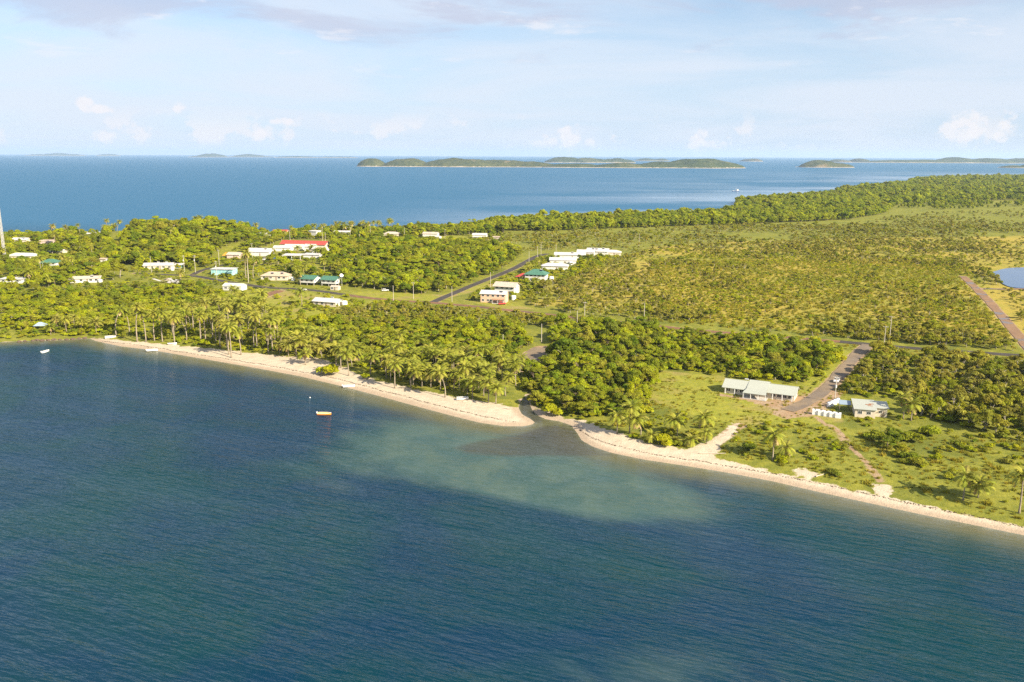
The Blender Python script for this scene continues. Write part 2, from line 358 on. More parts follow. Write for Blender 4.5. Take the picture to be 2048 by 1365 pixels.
def build_sea_mat():
    k = NT('sea_water'); c = k.coord('Object')
    sh, sand, murk, far = k.attr('shallow'), k.attr('sandflat'), k.attr('murk'), k.attr('far')
    n1 = k.noise(c, 0.016, 5, 0.6, 0.4); n2 = k.noise(c, 0.075, 5, 0.62, 0.3)
    deep = k.mix(k.ramp(n1, 0.38, 0.66), (0.0005, 0.027, 0.060), (0.0005, 0.036, 0.043))
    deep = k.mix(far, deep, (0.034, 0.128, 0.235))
    flat = k.mix(k.ramp(n2, 0.30, 0.65), (0.070, 0.116, 0.094), (0.040, 0.088, 0.082))
    f = k.math('ADD', sand, k.math('MULTIPLY', k.math('SUBTRACT', k.noise(k.coord('Object', (0.035, 0.10, 1.0), (0, 0, math.radians(-38))), 1.0, 6, 0.62, 0.4), 0.5), 0.75))
    col = k.mix(k.ramp(f, 0.26, 0.86), deep, flat)
    col = k.mix(k.ramp(k.math('ADD', sh, k.math('MULTIPLY', k.math('SUBTRACT', n2, 0.5), 0.25)), 0.12, 0.75), col, (0.120, 0.122, 0.060))
    col = k.mix(k.math('MULTIPLY', k.ramp(k.math('ADD', murk, k.math('MULTIPLY', k.math('SUBTRACT', n2, 0.5), 0.4)), 0.15, 0.85), 0.75), col, (0.052, 0.050, 0.036))
    # wind ripples: crests run from upper left to lower right
    ca = k.coord('Object', (0.13, 0.62, 1.0), (0, 0, math.radians(-26))); cb = k.coord('Object', (0.32, 1.5, 1.0), (0, 0, math.radians(-17)))
    cc = k.coord('Object', (0.025, 0.09, 1.0), (0, 0, math.radians(-30)))
    ra = k.noise(ca, 1.0, 3, 0.55, 0.35); rb = k.noise(cb, 1.0, 2, 0.5, 0.2); rc = k.noise(cc, 1.0, 2, 0.5)
    gust = k.ramp(k.noise(k.coord('Object', (0.008, 0.045, 1), (0, 0, math.radians(-24))), 1.0, 4, 0.6), 0.32, 0.68, 0.6, 1.2)
    slick = k.attr('slick')
    hgt = k.math('MULTIPLY', k.math('ADD', k.math('ADD', ra, k.math('MULTIPLY', rb, 0.35)), rc), gust)
    hgt = k.math('MULTIPLY', hgt, k.math('SUBTRACT', 1.0, k.math('MAXIMUM', k.math('MULTIPLY', slick, 0.93), k.math('MULTIPLY', sh, 0.65))))
    nrm = k.bump(hgt, 0.85, 1.0)
    dif = k.n('ShaderNodeBsdfDiffuse'); k.put(dif.inputs[0], col)
    tr = k.n('ShaderNodeBsdfTransparent'); tr.inputs[0].default_value = (0.80, 0.90, 0.86, 1)
    body = k.n('ShaderNodeMixShader'); k.put(body.inputs[0], k.ramp(k.attr('clear'), 0.0, 1.0, 1.0, 0.12)); k.put(body.inputs[1], tr.outputs[0]); k.put(body.inputs[2], dif.outputs[0])
    gl = k.n('ShaderNodeBsdfGlossy'); gl.inputs['Roughness'].default_value = 0.12; k.put(gl.inputs['Normal'], nrm); gl.inputs[0].default_value = (1, 1, 1, 1)
    fz = k.n('ShaderNodeFresnel'); fz.inputs['IOR'].default_value = 1.33; k.put(fz.inputs['Normal'], nrm)
    cap = k.math('ADD', k.math('SUBTRACT', 0.18, k.math('MULTIPLY', far, 0.09)), k.math('MULTIPLY', slick, 0.55))       # wind-roughened water never turns to a full mirror
    fac = k.math('MINIMUM', fz.outputs[0], cap)
    mx = k.n('ShaderNodeMixShader'); k.put(mx.inputs[0], fac); k.put(mx.inputs[1], body.outputs[0]); k.put(mx.inputs[2], gl.outputs[0])
    return k.end(mx.outputs[0])
build_sea_mat()
def build_pond_mat():
    k = NT('pond_water'); c = k.coord('Object'); n = k.noise(c, 0.8, 3, 0.5)
    return k.end(k.pbr((0.02, 0.07, 0.17), 0.12, 0, k.bump(n, 0.05, 0.8), 0.3))
build_pond_mat()
def build_island_mat(name, a, b, rock):
    k = NT(name); c = k.coord('Object'); n = k.noise(c, 0.018, 6, 0.65); n2 = k.noise(c, 0.004, 4, 0.6)
    col = k.mix(k.ramp(n, 0.35, 0.65), a, b); col = k.mix(k.ramp(n2, 0.56, 0.66), col, rock)
    col = k.mix(k.ramp(k.attr('shore'), 0.35, 0.8), col, (0.40, 0.33, 0.25))
    return k.end(k.pbr(col, 0.9, 0, k.bump(n, 4.0, 1.0), 0.1))
build_island_mat('island_green', (0.032, 0.048, 0.015), (0.062, 0.078, 0.022), (0.11, 0.11, 0.040))
build_island_mat('island_dry', (0.042, 0.055, 0.018), (0.088, 0.092, 0.028), (0.19, 0.15, 0.08))

mat_paint('wall_white', (0.62, 0.61, 0.58)); mat_paint('wall_cream', (0.60, 0.53, 0.42)); mat_paint('wall_peach', (0.66, 0.43, 0.30))
mat_paint('wall_aqua', (0.38, 0.62, 0.62)); mat_paint('wall_pink', (0.66, 0.48, 0.42)); mat_paint('wall_grey', (0.45, 0.44, 0.42)); mat_paint('wall_green', (0.42, 0.52, 0.40)); mat_paint('wall_blue', (0.20, 0.26, 0.38))
mat_roof('roof_white', (0.58, 0.56, 0.53), 0.35); mat_roof('roof_cream', (0.52, 0.45, 0.36), 0.35); mat_roof('roof_palegreen', (0.42, 0.44, 0.375)); mat_roof('roof_green', (0.075, 0.19, 0.13), 0.1)
mat_roof('roof_red', (0.46, 0.075, 0.055), 0.25); mat_roof('roof_tan', (0.52, 0.40, 0.29), 0.3); mat_roof('roof_grey', (0.50, 0.49, 0.46), 0.3); mat_roof('roof_greenish', (0.66, 0.68, 0.52)); mat_roof('roof_bluegrey', (0.30, 0.38, 0.45)); mat_roof('roof_rusty', (0.40, 0.24, 0.15), 0.5)
mat_paint('trim_white', (0.80, 0.79, 0.76), 0.5, 0.1); mat_paint('trim_teal', (0.05, 0.36, 0.36), 0.5, 0.1); mat_paint('dark_shade', (0.05, 0.048, 0.045), 0.9, 0.2); mat_paint('timber', (0.30, 0.24, 0.18), 0.8, 0.4)
mat_paint('tank_white', (0.80, 0.80, 0.80), 0.45, 0.15); mat_paint('steel', (0.55, 0.55, 0.54), 0.4, 0.2); mat_paint('concrete', (0.48, 0.45, 0.41), 0.9, 0.4); mat_paint('orange_paint', (0.85, 0.30, 0.035), 0.5, 0.15); mat_paint('yellow_paint', (0.80, 0.52, 0.16), 0.5, 0.15)
mat_paint('red_paint', (0.60, 0.05, 0.04), 0.5, 0.15); mat_paint('blue_paint', (0.06, 0.13, 0.32), 0.5, 0.15); mat_paint('rust', (0.30, 0.12, 0.05), 0.9, 0.5); mat_paint('solar', (0.012, 0.016, 0.035), 0.15, 0.0); mat_paint('rubber', (0.02, 0.02, 0.02), 0.8, 0.1); mat_paint('pole_timber', (0.50, 0.45, 0.37), 0.8, 0.3); mat_paint('car_white', (0.78, 0.78, 0.77), 0.3, 0.1)
mat_paint('weed', (0.055, 0.035, 0.020), 0.95, 0.3); mat_paint('driftwood', (0.45, 0.38, 0.30), 0.9, 0.3); mat_paint('rock', (0.12, 0.085, 0.065), 0.9, 0.4)
def build_glass():
    k = NT('window_glass'); return k.end(k.pbr((0.03, 0.04, 0.05), 0.08, 0, None, 0.6))
build_glass()

# ------------------------------------------------------------------ helpers
def mesh_np(name, V, F, mats, mi=None, smooth=False):
    me = bpy.data.meshes.new(name); me.from_pydata(np.asarray(V).tolist(), [], [list(map(int, f)) for f in F])
    for m in (mats if isinstance(mats, (list, tuple)) else [mats]): me.materials.append(MATS[m])
    if mi is not None: me.polygons.foreach_set('material_index', np.asarray(mi, dtype=np.int32))
    if smooth: me.polygons.foreach_set('use_smooth', np.ones(len(me.polygons), bool))
    me.update(); return me
def link(name, data, parent=None, loc=None, rotz=None, scale=None):
    o = bpy.data.objects.new(name, data); COL.objects.link(o)
    if parent is not None: o.parent = parent
    if loc is not None: o.location = tuple(float(v) for v in loc)
    if rotz is not None: o.rotation_euler = (0, 0, float(rotz))
    if scale is not None: o.scale = tuple(float(v) for v in scale)
    return o
def tag(o, label, cat, group=None, kind=None):
    if label: o['label'] = label
    if cat: o['category'] = cat
    if group: o['group'] = group
    if kind: o['kind'] = kind
    return o
def structure(o, label=None):
    o['kind'] = 'structure'
    if label: o['label'] = label
    return o

class MB:
    """collects faces; build() links them as ONE mesh object"""
    def __init__(s): s.V = []; s.F = []; s.M = []
    def add(s, V, F, m=0):
        b = len(s.V); s.V += [tuple(map(float, v)) for v in V]; s.F += [tuple(b + i for i in f) for f in F]; s.M += [m] * len(F); return s
    def box(s, x0, x1, y0, y1, z0, z1, m=0):
        V = [(x0, y0, z0), (x1, y0, z0), (x1, y1, z0), (x0, y1, z0), (x0, y0, z1), (x1, y0, z1), (x1, y1, z1), (x0, y1, z1)]
        return s.add(V, [(0, 3, 2, 1), (4, 5, 6, 7), (0, 1, 5, 4), (1, 2, 6, 5), (2, 3, 7, 6), (3, 0, 4, 7)], m)
    def slab(s, pts, th, m=0):
        """flat polygon pts (3D, counter-clockwise from above) thickened downwards"""
        n = len(pts); V = list(pts) + [(p[0], p[1], p[2] - th) for p in pts]
        F = [tuple(range(n)), tuple(range(2 * n - 1, n - 1, -1))] + [(i, n + i, n + (i + 1) % n, (i + 1) % n) for i in range(n)]
        return s.add(V, F, m)
    def tube(s, pts, rad, n=8, m=0, cap=True):
        pts = [np.array(p, float) for p in pts]; V = []; F = []
        for i, p in enumerate(pts):
            d = pts[min(i + 1, len(pts) - 1)] - pts[max(i - 1, 0)]; d = d / (np.linalg.norm(d) + 1e-9)
            a = np.cross(d, (0, 0, 1) if abs(d[2]) < 0.9 else (1, 0, 0)); a /= np.linalg.norm(a); b = np.cross(d, a)
            r = rad[i] if isinstance(rad, (list, tuple, np.ndarray)) else rad
            for k in range(n):
                t = 2 * math.pi * k / n; V.append(p + r * (math.cos(t) * a + math.sin(t) * b))
        for i in range(len(pts) - 1):
            for k in range(n):
                F.append((i * n + k, i * n + (k + 1) % n, (i + 1) * n + (k + 1) % n, (i + 1) * n + k))
        if cap: F += [tuple(range(n - 1, -1, -1)), tuple(range((len(pts) - 1) * n, len(pts) * n))]
        return s.add(V, F, m)
    def lathe(s, prof, n=20, cx=0, cy=0, m=0):
        V = []; F = []
        for (r, z) in prof:
            for k in range(n):
                t = 2 * math.pi * k / n; V.append((cx + r * math.cos(t), cy + r * math.sin(t), z))
        for i in range(len(prof) - 1):
            for k in range(n): F.append((i * n + k, i * n + (k + 1) % n, (i + 1) * n + (k + 1) % n, (i + 1) * n + k))
        F += [tuple(range(n - 1, -1, -1)), tuple(range((len(prof) - 1) * n, len(prof) * n))]
        return s.add(V, F, m)
    def mesh(s, name, mats, smooth=False): return mesh_np(name, s.V, s.F, mats, s.M, smooth)
    def build(s, name, mats, parent=None, loc=None, rotz=None, smooth=False): return link(name, s.mesh(name, mats, smooth), parent, loc, rotz)

# ------------------------------------------------------------------ ground, sea
def axis(dense0, dense1, step, lo, hi, g):
    a = list(np.arange(dense0, dense1 + 1e-6, step)); d = step
    while a[-1] < hi: d *= g; a.append(min(a[-1] + d, hi))
    b = []; d = step; v = dense0
    while v > lo: d *= g; v = max(v - d, lo); b.append(v)
    return np.array(b[::-1] + a)
def grid_mesh(name, X, Y, zf, mat):
    gx, gy = np.meshgrid(X, Y); x = gx.ravel(); y = gy.ravel(); z = zf(x, y)
    nx, ny = len(X), len(Y); i = np.arange(nx - 1)[None] + nx * np.arange(ny - 1)[:, None]; i = i.ravel()
    F = np.column_stack([i, i + 1, i + nx + 1, i + nx])
    me = bpy.data.meshes.new(name); me.vertices.add(len(x)); me.vertices.foreach_set('co', np.column_stack([x, y, z]).ravel())
    me.loops.add(F.size); me.loops.foreach_set('vertex_index', F.ravel().astype(np.int32))
    me.polygons.add(len(F)); me.polygons.foreach_set('loop_start', np.arange(0, F.size, 4, dtype=np.int32))
    me.polygons.foreach_set('use_smooth', np.ones(len(F), bool))
    me.update(calc_edges=True); me.validate(); me.materials.append(MATS[mat])
    return me, x, y, z
def set_attr(me, name, v):
    a = me.attributes.new(name, 'FLOAT', 'POINT'); a.data.foreach_set('value', np.asarray(v, np.float32))

SDC = {}
def ground_z(x, y):
    SDC['sd'] = shore_dist(x, y); return height(x, y, SDC['sd'])
gme, gx, gy, gz = grid_mesh('ground', axis(-280, 290, 2.2, -9000, 9000, 1.055), axis(118, 455, 2.0, 40, 9000, 1.013), ground_z, 'ground_mix')
gsd = SDC['sd']
def soft_poly(polys, x, y, w):
    m = np.zeros(x.shape)
    for p in polys:
        sel = (x > p[:, 0].min() - 3 * w) & (x < p[:, 0].max() + 3 * w) & (y > p[:, 1].min() - 3 * w) & (y < p[:, 1].max() + 3 * w)
        if not sel.any(): continue
        xs, ys = x[sel], y[sel]; d = seg_dist(p, xs, ys, True) * np.where(inside(p, xs, ys), 1, -1)
        m[sel] = np.maximum(m[sel], sstep(d, -w, w))
    return m
g_sand = np.maximum(soft_poly(SAND, gx, gy, 4.0), (gsd < 0.5) & (gy < 700))
g_dirt = np.zeros(gx.shape)
for n_, pl, w, m in ROAD_W:
    d = seg_dist(pl[::2], gx, gy); g_dirt = np.maximum(g_dirt, (1 - sstep(d, w * 0.5, w * 0.5 + 2.6)) * (0.75 if m != 'asphalt' else 0.62))
for pl, w in TRACK_W:
    d = seg_dist(pl, gx, gy); g_dirt = np.maximum(g_dirt, (1 - sstep(d, w * 0.15, w * 0.5 + 0.6)) * 0.86)
yard = P(1590, 816); g_dirt = np.maximum(g_dirt, 1.0 * np.exp(-((gx - yard[0] - 0.35 * (gy - yard[1])) / 15) ** 2 - ((gy - yard[1]) / 13) ** 2))
g_dirt = np.maximum(g_dirt, soft_poly([poly_px([(1540, 826), (1595, 802), (1640, 778), (1672, 770), (1690, 785), (1664, 812), (1625, 832), (1570, 840)])], gx, gy, 3.0)); set_attr(gme, 'sand', g_sand); set_attr(gme, 'dirt', g_dirt); set_attr(gme, 'dry', np.maximum(soft_poly(DRYG, gx, gy, 18), 0.6 * sstep(gy, 1300, 1800)))
set_attr(gme, 'lawn', soft_poly(LAWN, gx, gy, 4)); set_attr(gme, 'wet', np.where(gsd > -30, 1 - sstep(gsd + 3.0 * (fbm(gx, gy, 14, 6) - 0.5), 0.3, 5.5), 1.0))
ground = structure(link('ground', gme), 'low green coastal land with a pale sandy beach')

sme, sx, sy, sz = grid_mesh('sea', axis(-300, 310, 2.6, -46000, 46000, 1.09), axis(118, 440, 2.6, -300, 46000, 1.045), lambda x, y: np.zeros(x.shape), 'sea_water')
ssd = -shore_dist(sx, sy)
lag = (sy < 760) & (np.abs(sx) < 900)
set_attr(sme, 'shallow', np.where(lag, np.exp(-np.maximum(ssd, 0) / 10.0), 0))
CLEARW = np.where(lag, np.exp(-np.maximum(ssd, 0) / 3.0), 0)
def blob(px, py, rx, ry, rot=0.0):
    c = P(px, py); dx, dy = sx - c[0], sy - c[1]; cs, sn = math.cos(rot), math.sin(rot)
    return np.exp(-((dx * cs + dy * sn) / rx) ** 2 - ((-dx * sn + dy * cs) / ry) ** 2)
flat = 1.0 * blob(1000, 950, 50, 30, -0.3) + 0.55 * blob(1200, 985, 34, 16, -0.45) + 0.65 * blob(880, 868, 36, 20, -0.5) + 0.12 * blob(1600, 1060, 60, 9, -0.42) + 0.38 * blob(1290, 1340, 20, 12) + 0.2 * blob(1650, 1320, 40, 16) \
    + 0.16 * blob(450, 1190, 40, 26) + 0.12 * blob(700, 1120, 50, 26) + 0.22 * blob(160, 890, 45, 24) + 0.14 * blob(560, 930, 60, 30) + 0.2 * blob(1450, 1150, 30, 20) + 0.1 * blob(1000, 1200, 60, 20)
flat = flat - 0.5 * blob(880, 1000, 26, 12, -0.6) - 0.35 * blob(1120, 1060, 26, 9, -0.5)
set_attr(sme, 'sandflat', np.where(lag, np.clip(flat, 0, 1.3), 0))
plume = np.array([P(a, b) for a, b in [(905, 893), (960, 880), (1040, 870), (1085, 852), (1120, 850), (1150, 862), (1166, 884), (1200, 902), (1232, 912), (1100, 914), (1000, 914), (930, 908)]])
murk = soft_poly([plume], sx, sy, 2.8) * (0.45 + 0.55 * np.exp(-np.hypot(sx - P(1110, 862)[0], sy - P(1110, 862)[1]) / 40)) + 0.8 * soft_poly([np.array([P(a, b) for a, b in [(1044, 829), (1036, 812), (1044, 795), (1064, 792), (1066, 822), (1090, 842), (1070, 850)]])], sx, sy, 1.5)
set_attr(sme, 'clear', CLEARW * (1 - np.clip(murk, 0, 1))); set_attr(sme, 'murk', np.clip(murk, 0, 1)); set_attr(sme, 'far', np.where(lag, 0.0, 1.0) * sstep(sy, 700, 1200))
slick = np.zeros(sx.shape)
fsel = sy > 800
slick[fsel] = np.exp(-np.maximum(ssd[fsel], 0) / (150 + 0.08 * sy[fsel])) * sstep(fbm(sx[fsel] * 0.25, sy[fsel], 90, 5), 0.24, 0.54) * sstep(sx[fsel], -350, 150) * 1.2
slick[fsel] += 0.8 * sstep(fbm(sx[fsel] * 0.10, sy[fsel], 70, 9), 0.64, 0.74) * np.exp(-np.maximum(ssd[fsel], 0) / 420) * sstep(sx[fsel], -300, 500)
set_attr(sme, 'slick', np.clip(slick, 0, 1))
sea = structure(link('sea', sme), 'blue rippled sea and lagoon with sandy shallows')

# pond on the right
pp = Gline([(1986, 545), (2010, 538), (2048, 536), (2120, 537), (2160, 552), (2120, 572), (2060, 578), (2020, 577), (2000, 566), (1990, 556)])
pp = smooth_line(np.vstack([pp, pp[:1]]), 6)[:-1]
pz = float(height(*pp.mean(0)[:, None])[0]) + 0.35
m_ = MB(); m_.slab([(x, y, pz) for x, y in pp[::-1]] if np.cross(np.append(pp[1] - pp[0], 0), np.append(pp[2] - pp[1], 0))[2] < 0 else [(x, y, pz) for x, y in pp], 0.6)
structure(m_.build('pond', 'pond_water'), 'still blue pond beside the red dirt track')

for n_, pl, w, m in ROAD_W:
    t = np.gradient(pl, axis=0); t /= np.linalg.norm(t, axis=1)[:, None]; nrm = np.column_stack([-t[:, 1], t[:, 0]])
    ww = w * 0.5 * (1 + (0.12 if m == 'asphalt' else 0.55) * (fbm(pl[:, 0], pl[:, 1], 12, 4) - 0.5))[:, None]
    cols = [pl + nrm * ww * k for k in (1, 0.5, 0, -0.5, -1)]
    V = np.concatenate([np.column_stack([c, height(c[:, 0], c[:, 1]) + 0.10 + 0.006 * ROAD_W.index((n_, pl, w, m)) if False else height(c[:, 0], c[:, 1]) + 0.10]) for c in cols])
    N = len(pl); F = [(j * N + i, (j + 1) * N + i, (j + 1) * N + i + 1, j * N + i + 1) for j in range(4) for i in range(N - 1)]
    structure(link(n_, mesh_np(n_, V, F, m, smooth=True)))
for i, o in enumerate([o for o in COL.objects if 'road' in o.name]): o.location.z += 0.012 * i

# ------------------------------------------------------------------ islands on the horizon
def island(name, hills, dist_y, mat, label, low=0.0, seed=0):
    """hills: (px_left, px_right, py_top); dist_y: waterline pixel row at the middle. Builds a relief at its real distance."""
    pl = min(h[0] for h in hills); pr = max(h[1] for h in hills)
    xm = 0.5 * (pl + pr); c = P(xm, dist_y); D = float(c[1]); mpp = D / FPX / math.cos(PITCH) * 1.0
    x0, x1 = (pl - 1024) * mpp, (pr - 1024) * mpp; dep = max(0.22 * (x1 - x0), 350.0 * D / 6000)
    nx, ny = max(60, min(260, int((pr - pl) * 0.8))), 44
    X = np.linspace(x0 - 0.03 * (x1 - x0), x1 + 0.03 * (x1 - x0), nx); Y = np.linspace(D - 0.22 * dep, D + dep, ny)
    gx, gy = np.meshgrid(X, Y); z = np.zeros(gx.shape)
    for i, (a, b, top) in enumerate(hills):
        hx = (0.5 * (a + b) - 1024) * mpp; hw = 0.5 * (b - a) * mpp
        base_px = 682.5 - 1.0 * (682.5 - dist_y)
        hh = (dist_y + 0.0039 * (0.5 * (a + b) - xm) - top) * mpp
        hy = D + dep * (0.42 + 0.1 * math.sin(i * 2.1 + seed))
        r = ((gx - hx) / hw) ** 2 + ((gy - hy) / (dep * 0.44)) ** 2
        z = np.maximum(z, hh * np.clip(1 - r, 0, 1) ** 0.72)
    nz = fbm(gx, gy, 0.10 * (x1 - x0) / max(1, len(hills)) ** 0.5 + 60, 11 + seed, 5)
    z = z * (0.56 + 0.55 * nz) + low * np.clip(1 - ((gx - 0.5 * (x0 + x1)) / (0.5 * (x1 - x0))) ** 4 - ((gy - D - dep * .5) / (dep * .48)) ** 2, 0, 1) ** 0.4
    z += (rng.random(z.shape) - 0.5) * 0.9 * mpp * (z > 1.2 * mpp) - 0.8 * (z <= 0.01)
    V = np.column_stack([gx.ravel(), gy.ravel(), z.ravel()])
    i = (np.arange(nx - 1)[None] + nx * np.arange(ny - 1)[:, None]).ravel(); F = np.column_stack([i, i + 1, i + nx + 1, i + nx])
    me = mesh_np(name, V, F, mat, smooth=True); set_attr(me, 'shore', 1 - sstep(z.ravel(), 1.0, 3.5 + 0.9 * mpp))
    o = link(name, me); structure(o, label); return o
island('island', [(718, 775, 318), (770, 860, 318.5), (845, 1000, 319), (900, 1080, 323), (1000, 1120, 327)], 334.5, 'island_dry', 'long low island with rocky green knolls at its western end', 12, 1)
island('island', [(1080, 1200, 330), (1180, 1300, 329), (1255, 1400, 326), (1310, 1482, 319.5), (1340, 1440, 321)], 336.5, 'island_green', 'dark wooded rounded island hill with a low sandy spit', 9, 2)
island('island', [(1085, 1165, 314.5), (1130, 1215, 316.5), (1190, 1266, 318)], 326, 'island_green', 'blue green island ridge behind the long low island', 4, 3)
island('island', [(1584, 1660, 320), (1620, 1690, 327)], 335.5, 'island_dry', 'small humped wooded island standing alone with rocky shore', 4, 4)
island('island', [(1471, 1492, 319), (1486, 1511, 318)], 323.5, 'island_dry', 'tiny pale rocky islet between the two wooded islands', 2, 5)
island('island', [(1262, 1310, 317.5), (1300, 1332, 318.5)], 322.5, 'island_green', 'faint small twin peaked islet far behind the ridge', 2, 6)
island('island', [(78, 110, 309), (105, 160, 307), (150, 186, 309)], 312.2, 'island_green', 'far blue hilly island nearest the communication tower', 2, 7)
island('island', [(214, 243, 308.6)], 312.4, 'island_green', 'tiny far blue islet on the horizon', 2, 8)
island('island', [(405, 462, 307.6), (395, 470, 312)], 315.0, 'island_green', 'far blue domed island on the left horizon', 2, 9)
island('island', [(478, 542, 308.6), (470, 560, 312.5)], 314.8, 'island_green', 'far blue flat domed island right of the first dome', 2, 10)
island('island', [(560, 650, 313.4), (640, 720, 314)], 316.0, 'island_green', 'faint low blue strip of land on the horizon', 3, 11)
island('island', [(1645, 1680, 319.5), (1690, 1722, 317.5), (1720, 1860, 322.5)], 325.5, 'island_dry', 'low point of land with a pale knoll', 6, 12)
island('island', [(1700, 1990, 321), (1860, 1945, 315.5), (1920, 2000, 316.5), (1985, 2080, 318), (2040, 2200, 314.5), (2150, 2300, 317)], 327.0, 'island_green', 'far blue mainland ridge on the horizon', 8, 13)
island('island', [(1990, 2030, 332), (2020, 2090, 325), (2070, 2180, 327)], 337.0, 'island_green', 'dark headland cut by the picture edge', 4, 14)

# ------------------------------------------------------------------ plant prototypes (meshes shared by every copy)
def cards(P0, Nn, size, r, elong=1.5):
    """one rhombus-shaped leaf spray at each point P0 with normal Nn"""
    n = len(P0); t = r.normal(size=(n, 3)); t -= Nn * (t * Nn).sum(1)[:, None]; t /= np.linalg.norm(t, axis=1)[:, None]; b = np.cross(Nn, t)
    s = (size * r.uniform(0.65, 1.35, n))[:, None]
    V = np.stack([P0 - t * s * 0.5 * elong, P0 - b * s * 0.5 + t * s * 0.1, P0 + t * s * 0.5 * elong - Nn * s * 0.2, P0 + b * s * 0.5 + t * s * 0.1], 1).reshape(-1, 3)
    return V, np.arange(4 * n).reshape(-1, 4)
def crown_verts(lobes, n, size, r, jit=0.5, low=-0.35):
    """leaf sprays on the shells of several ellipsoid lobes"""
    vol = np.array([l[3] * l[4] for l in lobes]); k = r.choice(len(lobes), n, p=vol / vol.sum()); L = np.array(lobes)[k]
    d = r.normal(size=(n, 3)); d /= np.linalg.norm(d, axis=1)[:, None]; d[:, 2] = np.where(d[:, 2] < low, -d[:, 2] * 0.6, d[:, 2])
    rad = np.where(r.random(n) < 0.75, r.uniform(0.86, 1.08, n), r.uniform(0.45, 0.86, n))[:, None]
    p = L[:, :3] + d * L[:, 3:6] * rad
    # drop sprays buried deep in another lobe
    keep = np.ones(n, bool)
    for l in lobes:
        q = ((p - np.array(l[:3])) / np.array(l[3:6])); keep &= (q ** 2).sum(1) > 0.16
    p = p[keep]; d = d[keep]
    nn = d + r.normal(size=p.shape) * jit + np.array([0, 0, 0.4]); nn /= np.linalg.norm(nn, axis=1)[:, None]
    return cards(p, nn, size, r)
def lobes_dome(r, R, z0, zh, n, lob=(0.30, 0.52)):
    out = []
    for i in range(n):
        a = r.uniform(0, 6.283); q = R * math.sqrt(r.random()) * 0.78; rr = R * r.uniform(*lob); hz = rr * r.uniform(0.62, 0.95)
        out.append((q * math.cos(a), q * math.sin(a), z0 + zh * (1 - (q / R) ** 2) * r.uniform(0.55, 1.0), rr, rr * r.uniform(0.8, 1.2), hz))
    return out
def trunk_mb(r, h, rad, lean, limbs, spread, mat=0):
    m = MB(); a = r.uniform(0, 6.28); top = np.array([lean * math.cos(a), lean * math.sin(a), h])
    pts = [np.array([0, 0, -0.4]), top * np.array([0.3, 0.3, 0.33]), top * np.array([0.7, 0.7, 0.68]), top]
    m.tube(pts, [rad * 1.35, rad, rad * 0.8, rad * 0.6], 7, mat)
    for i in range(limbs):
        b = 6.28 * i / limbs + r.uniform(-0.5, 0.5); s = top * r.uniform(0.55, 0.95)
        e = s + np.array([spread * math.cos(b), spread * math.sin(b), r.uniform(0.5, 0.95) * spread])
        mid = (s + e) / 2 + np.array([0, 0, 0.15 * spread]); m.tube([s, mid, e], [rad * 0.5, rad * 0.36, rad * 0.16], 5, mat, False)
    return m
PROTO = {}
def tree_proto(kind, nvar, fn):
    col = bpy.data.collections.new('proto_' + kind); PROTO[kind] = {'col': col, 'var': []}
    for i in range(nvar):
        r = np.random.default_rng(hash((len(kind), i)) % 99991 + 31 * i + len(kind))
        tm, tmat, (V, F), lmat = fn(r, i)
        crown = mesh_np('crown', V, F, lmat); trunk = tm.mesh('trunk', tmat, True) if tm else None
        if tm:
            n0 = len(V); VV = np.vstack([V, np.array(tm.V)]); FF = [tuple(f) for f in F] + [tuple(n0 + k for k in f) for f in tm.F]
            whole = mesh_np(kind, VV, FF, [lmat, tmat], [0] * len(F) + [1] * len(tm.F))
        else: whole = crown
        o = bpy.data.objects.new(kind + '_%02d' % i, whole); col.objects.link(o)
        PROTO[kind]['var'].append((trunk, crown, whole))
def p_broad(r, i):      # seaside trees of several habits, about 8 m
    if i % 4 == 0:      # layered, spreading
        R = r.uniform(4.2, 5.0); lb = []
        for k in range(15):
            a = r.uniform(0, 6.283); q = R * math.sqrt(r.random()) * 0.85; rr = R * r.uniform(0.22, 0.36); lb.append((q * math.cos(a), q * math.sin(a), r.choice([2.2, 3.6, 5.0, 6.3]) + r.uniform(-.3, .3) - 0.12 * q, rr, rr, rr * 0.42))
        n, sz = 2500, 0.42
    elif i % 4 == 1:    # upright, uneven
        R = r.uniform(2.6, 3.2); lb = lobes_dome(r, R, 1.6, 5.6, 15, (0.28, 0.5)); n, sz = 2900, 0.40
    elif i % 4 == 2:    # open, twiggy
        R = r.uniform(3.4, 4.2); lb = lobes_dome(r, R, 1.8, 4.8, 15, (0.18, 0.36)); n, sz = 2300, 0.36
    else:               # dense dome
        R = r.uniform(3.4, 4.4); lb = lobes_dome(r, R, 1.5, 5.0, 18, (0.24, 0.46)); n, sz = 3400, 0.40
    return trunk_mb(r, 4.2, 0.20, 0.7, 6, 2.4), 'bark_pale' if i % 4 == 2 else 'bark_brown', crown_verts(lb, n, sz, r), 'leaf_dark' if i % 5 == 0 else 'leaf_broad'
def p_scrub(r, i):      # thin open savanna tree on pale stems, 5.5 m
    R = r.uniform(2.2, 3.1); lb = lobes_dome(r, R, 0.9 + (i % 3) * 0.6, 2.9, 12, (0.18, 0.40))
    m = trunk_mb(r, 3.0, 0.11, 0.7, 4, 1.6); m2 = trunk_mb(r, 2.8, 0.09, 1.0, 3, 1.3); m.add(m2.V, m2.F)
    return m, 'bark_pale', crown_verts(lb, 1400, 0.35, r, 0.55), 'leaf_shrub' if i % 3 == 1 else 'leaf_scrub'
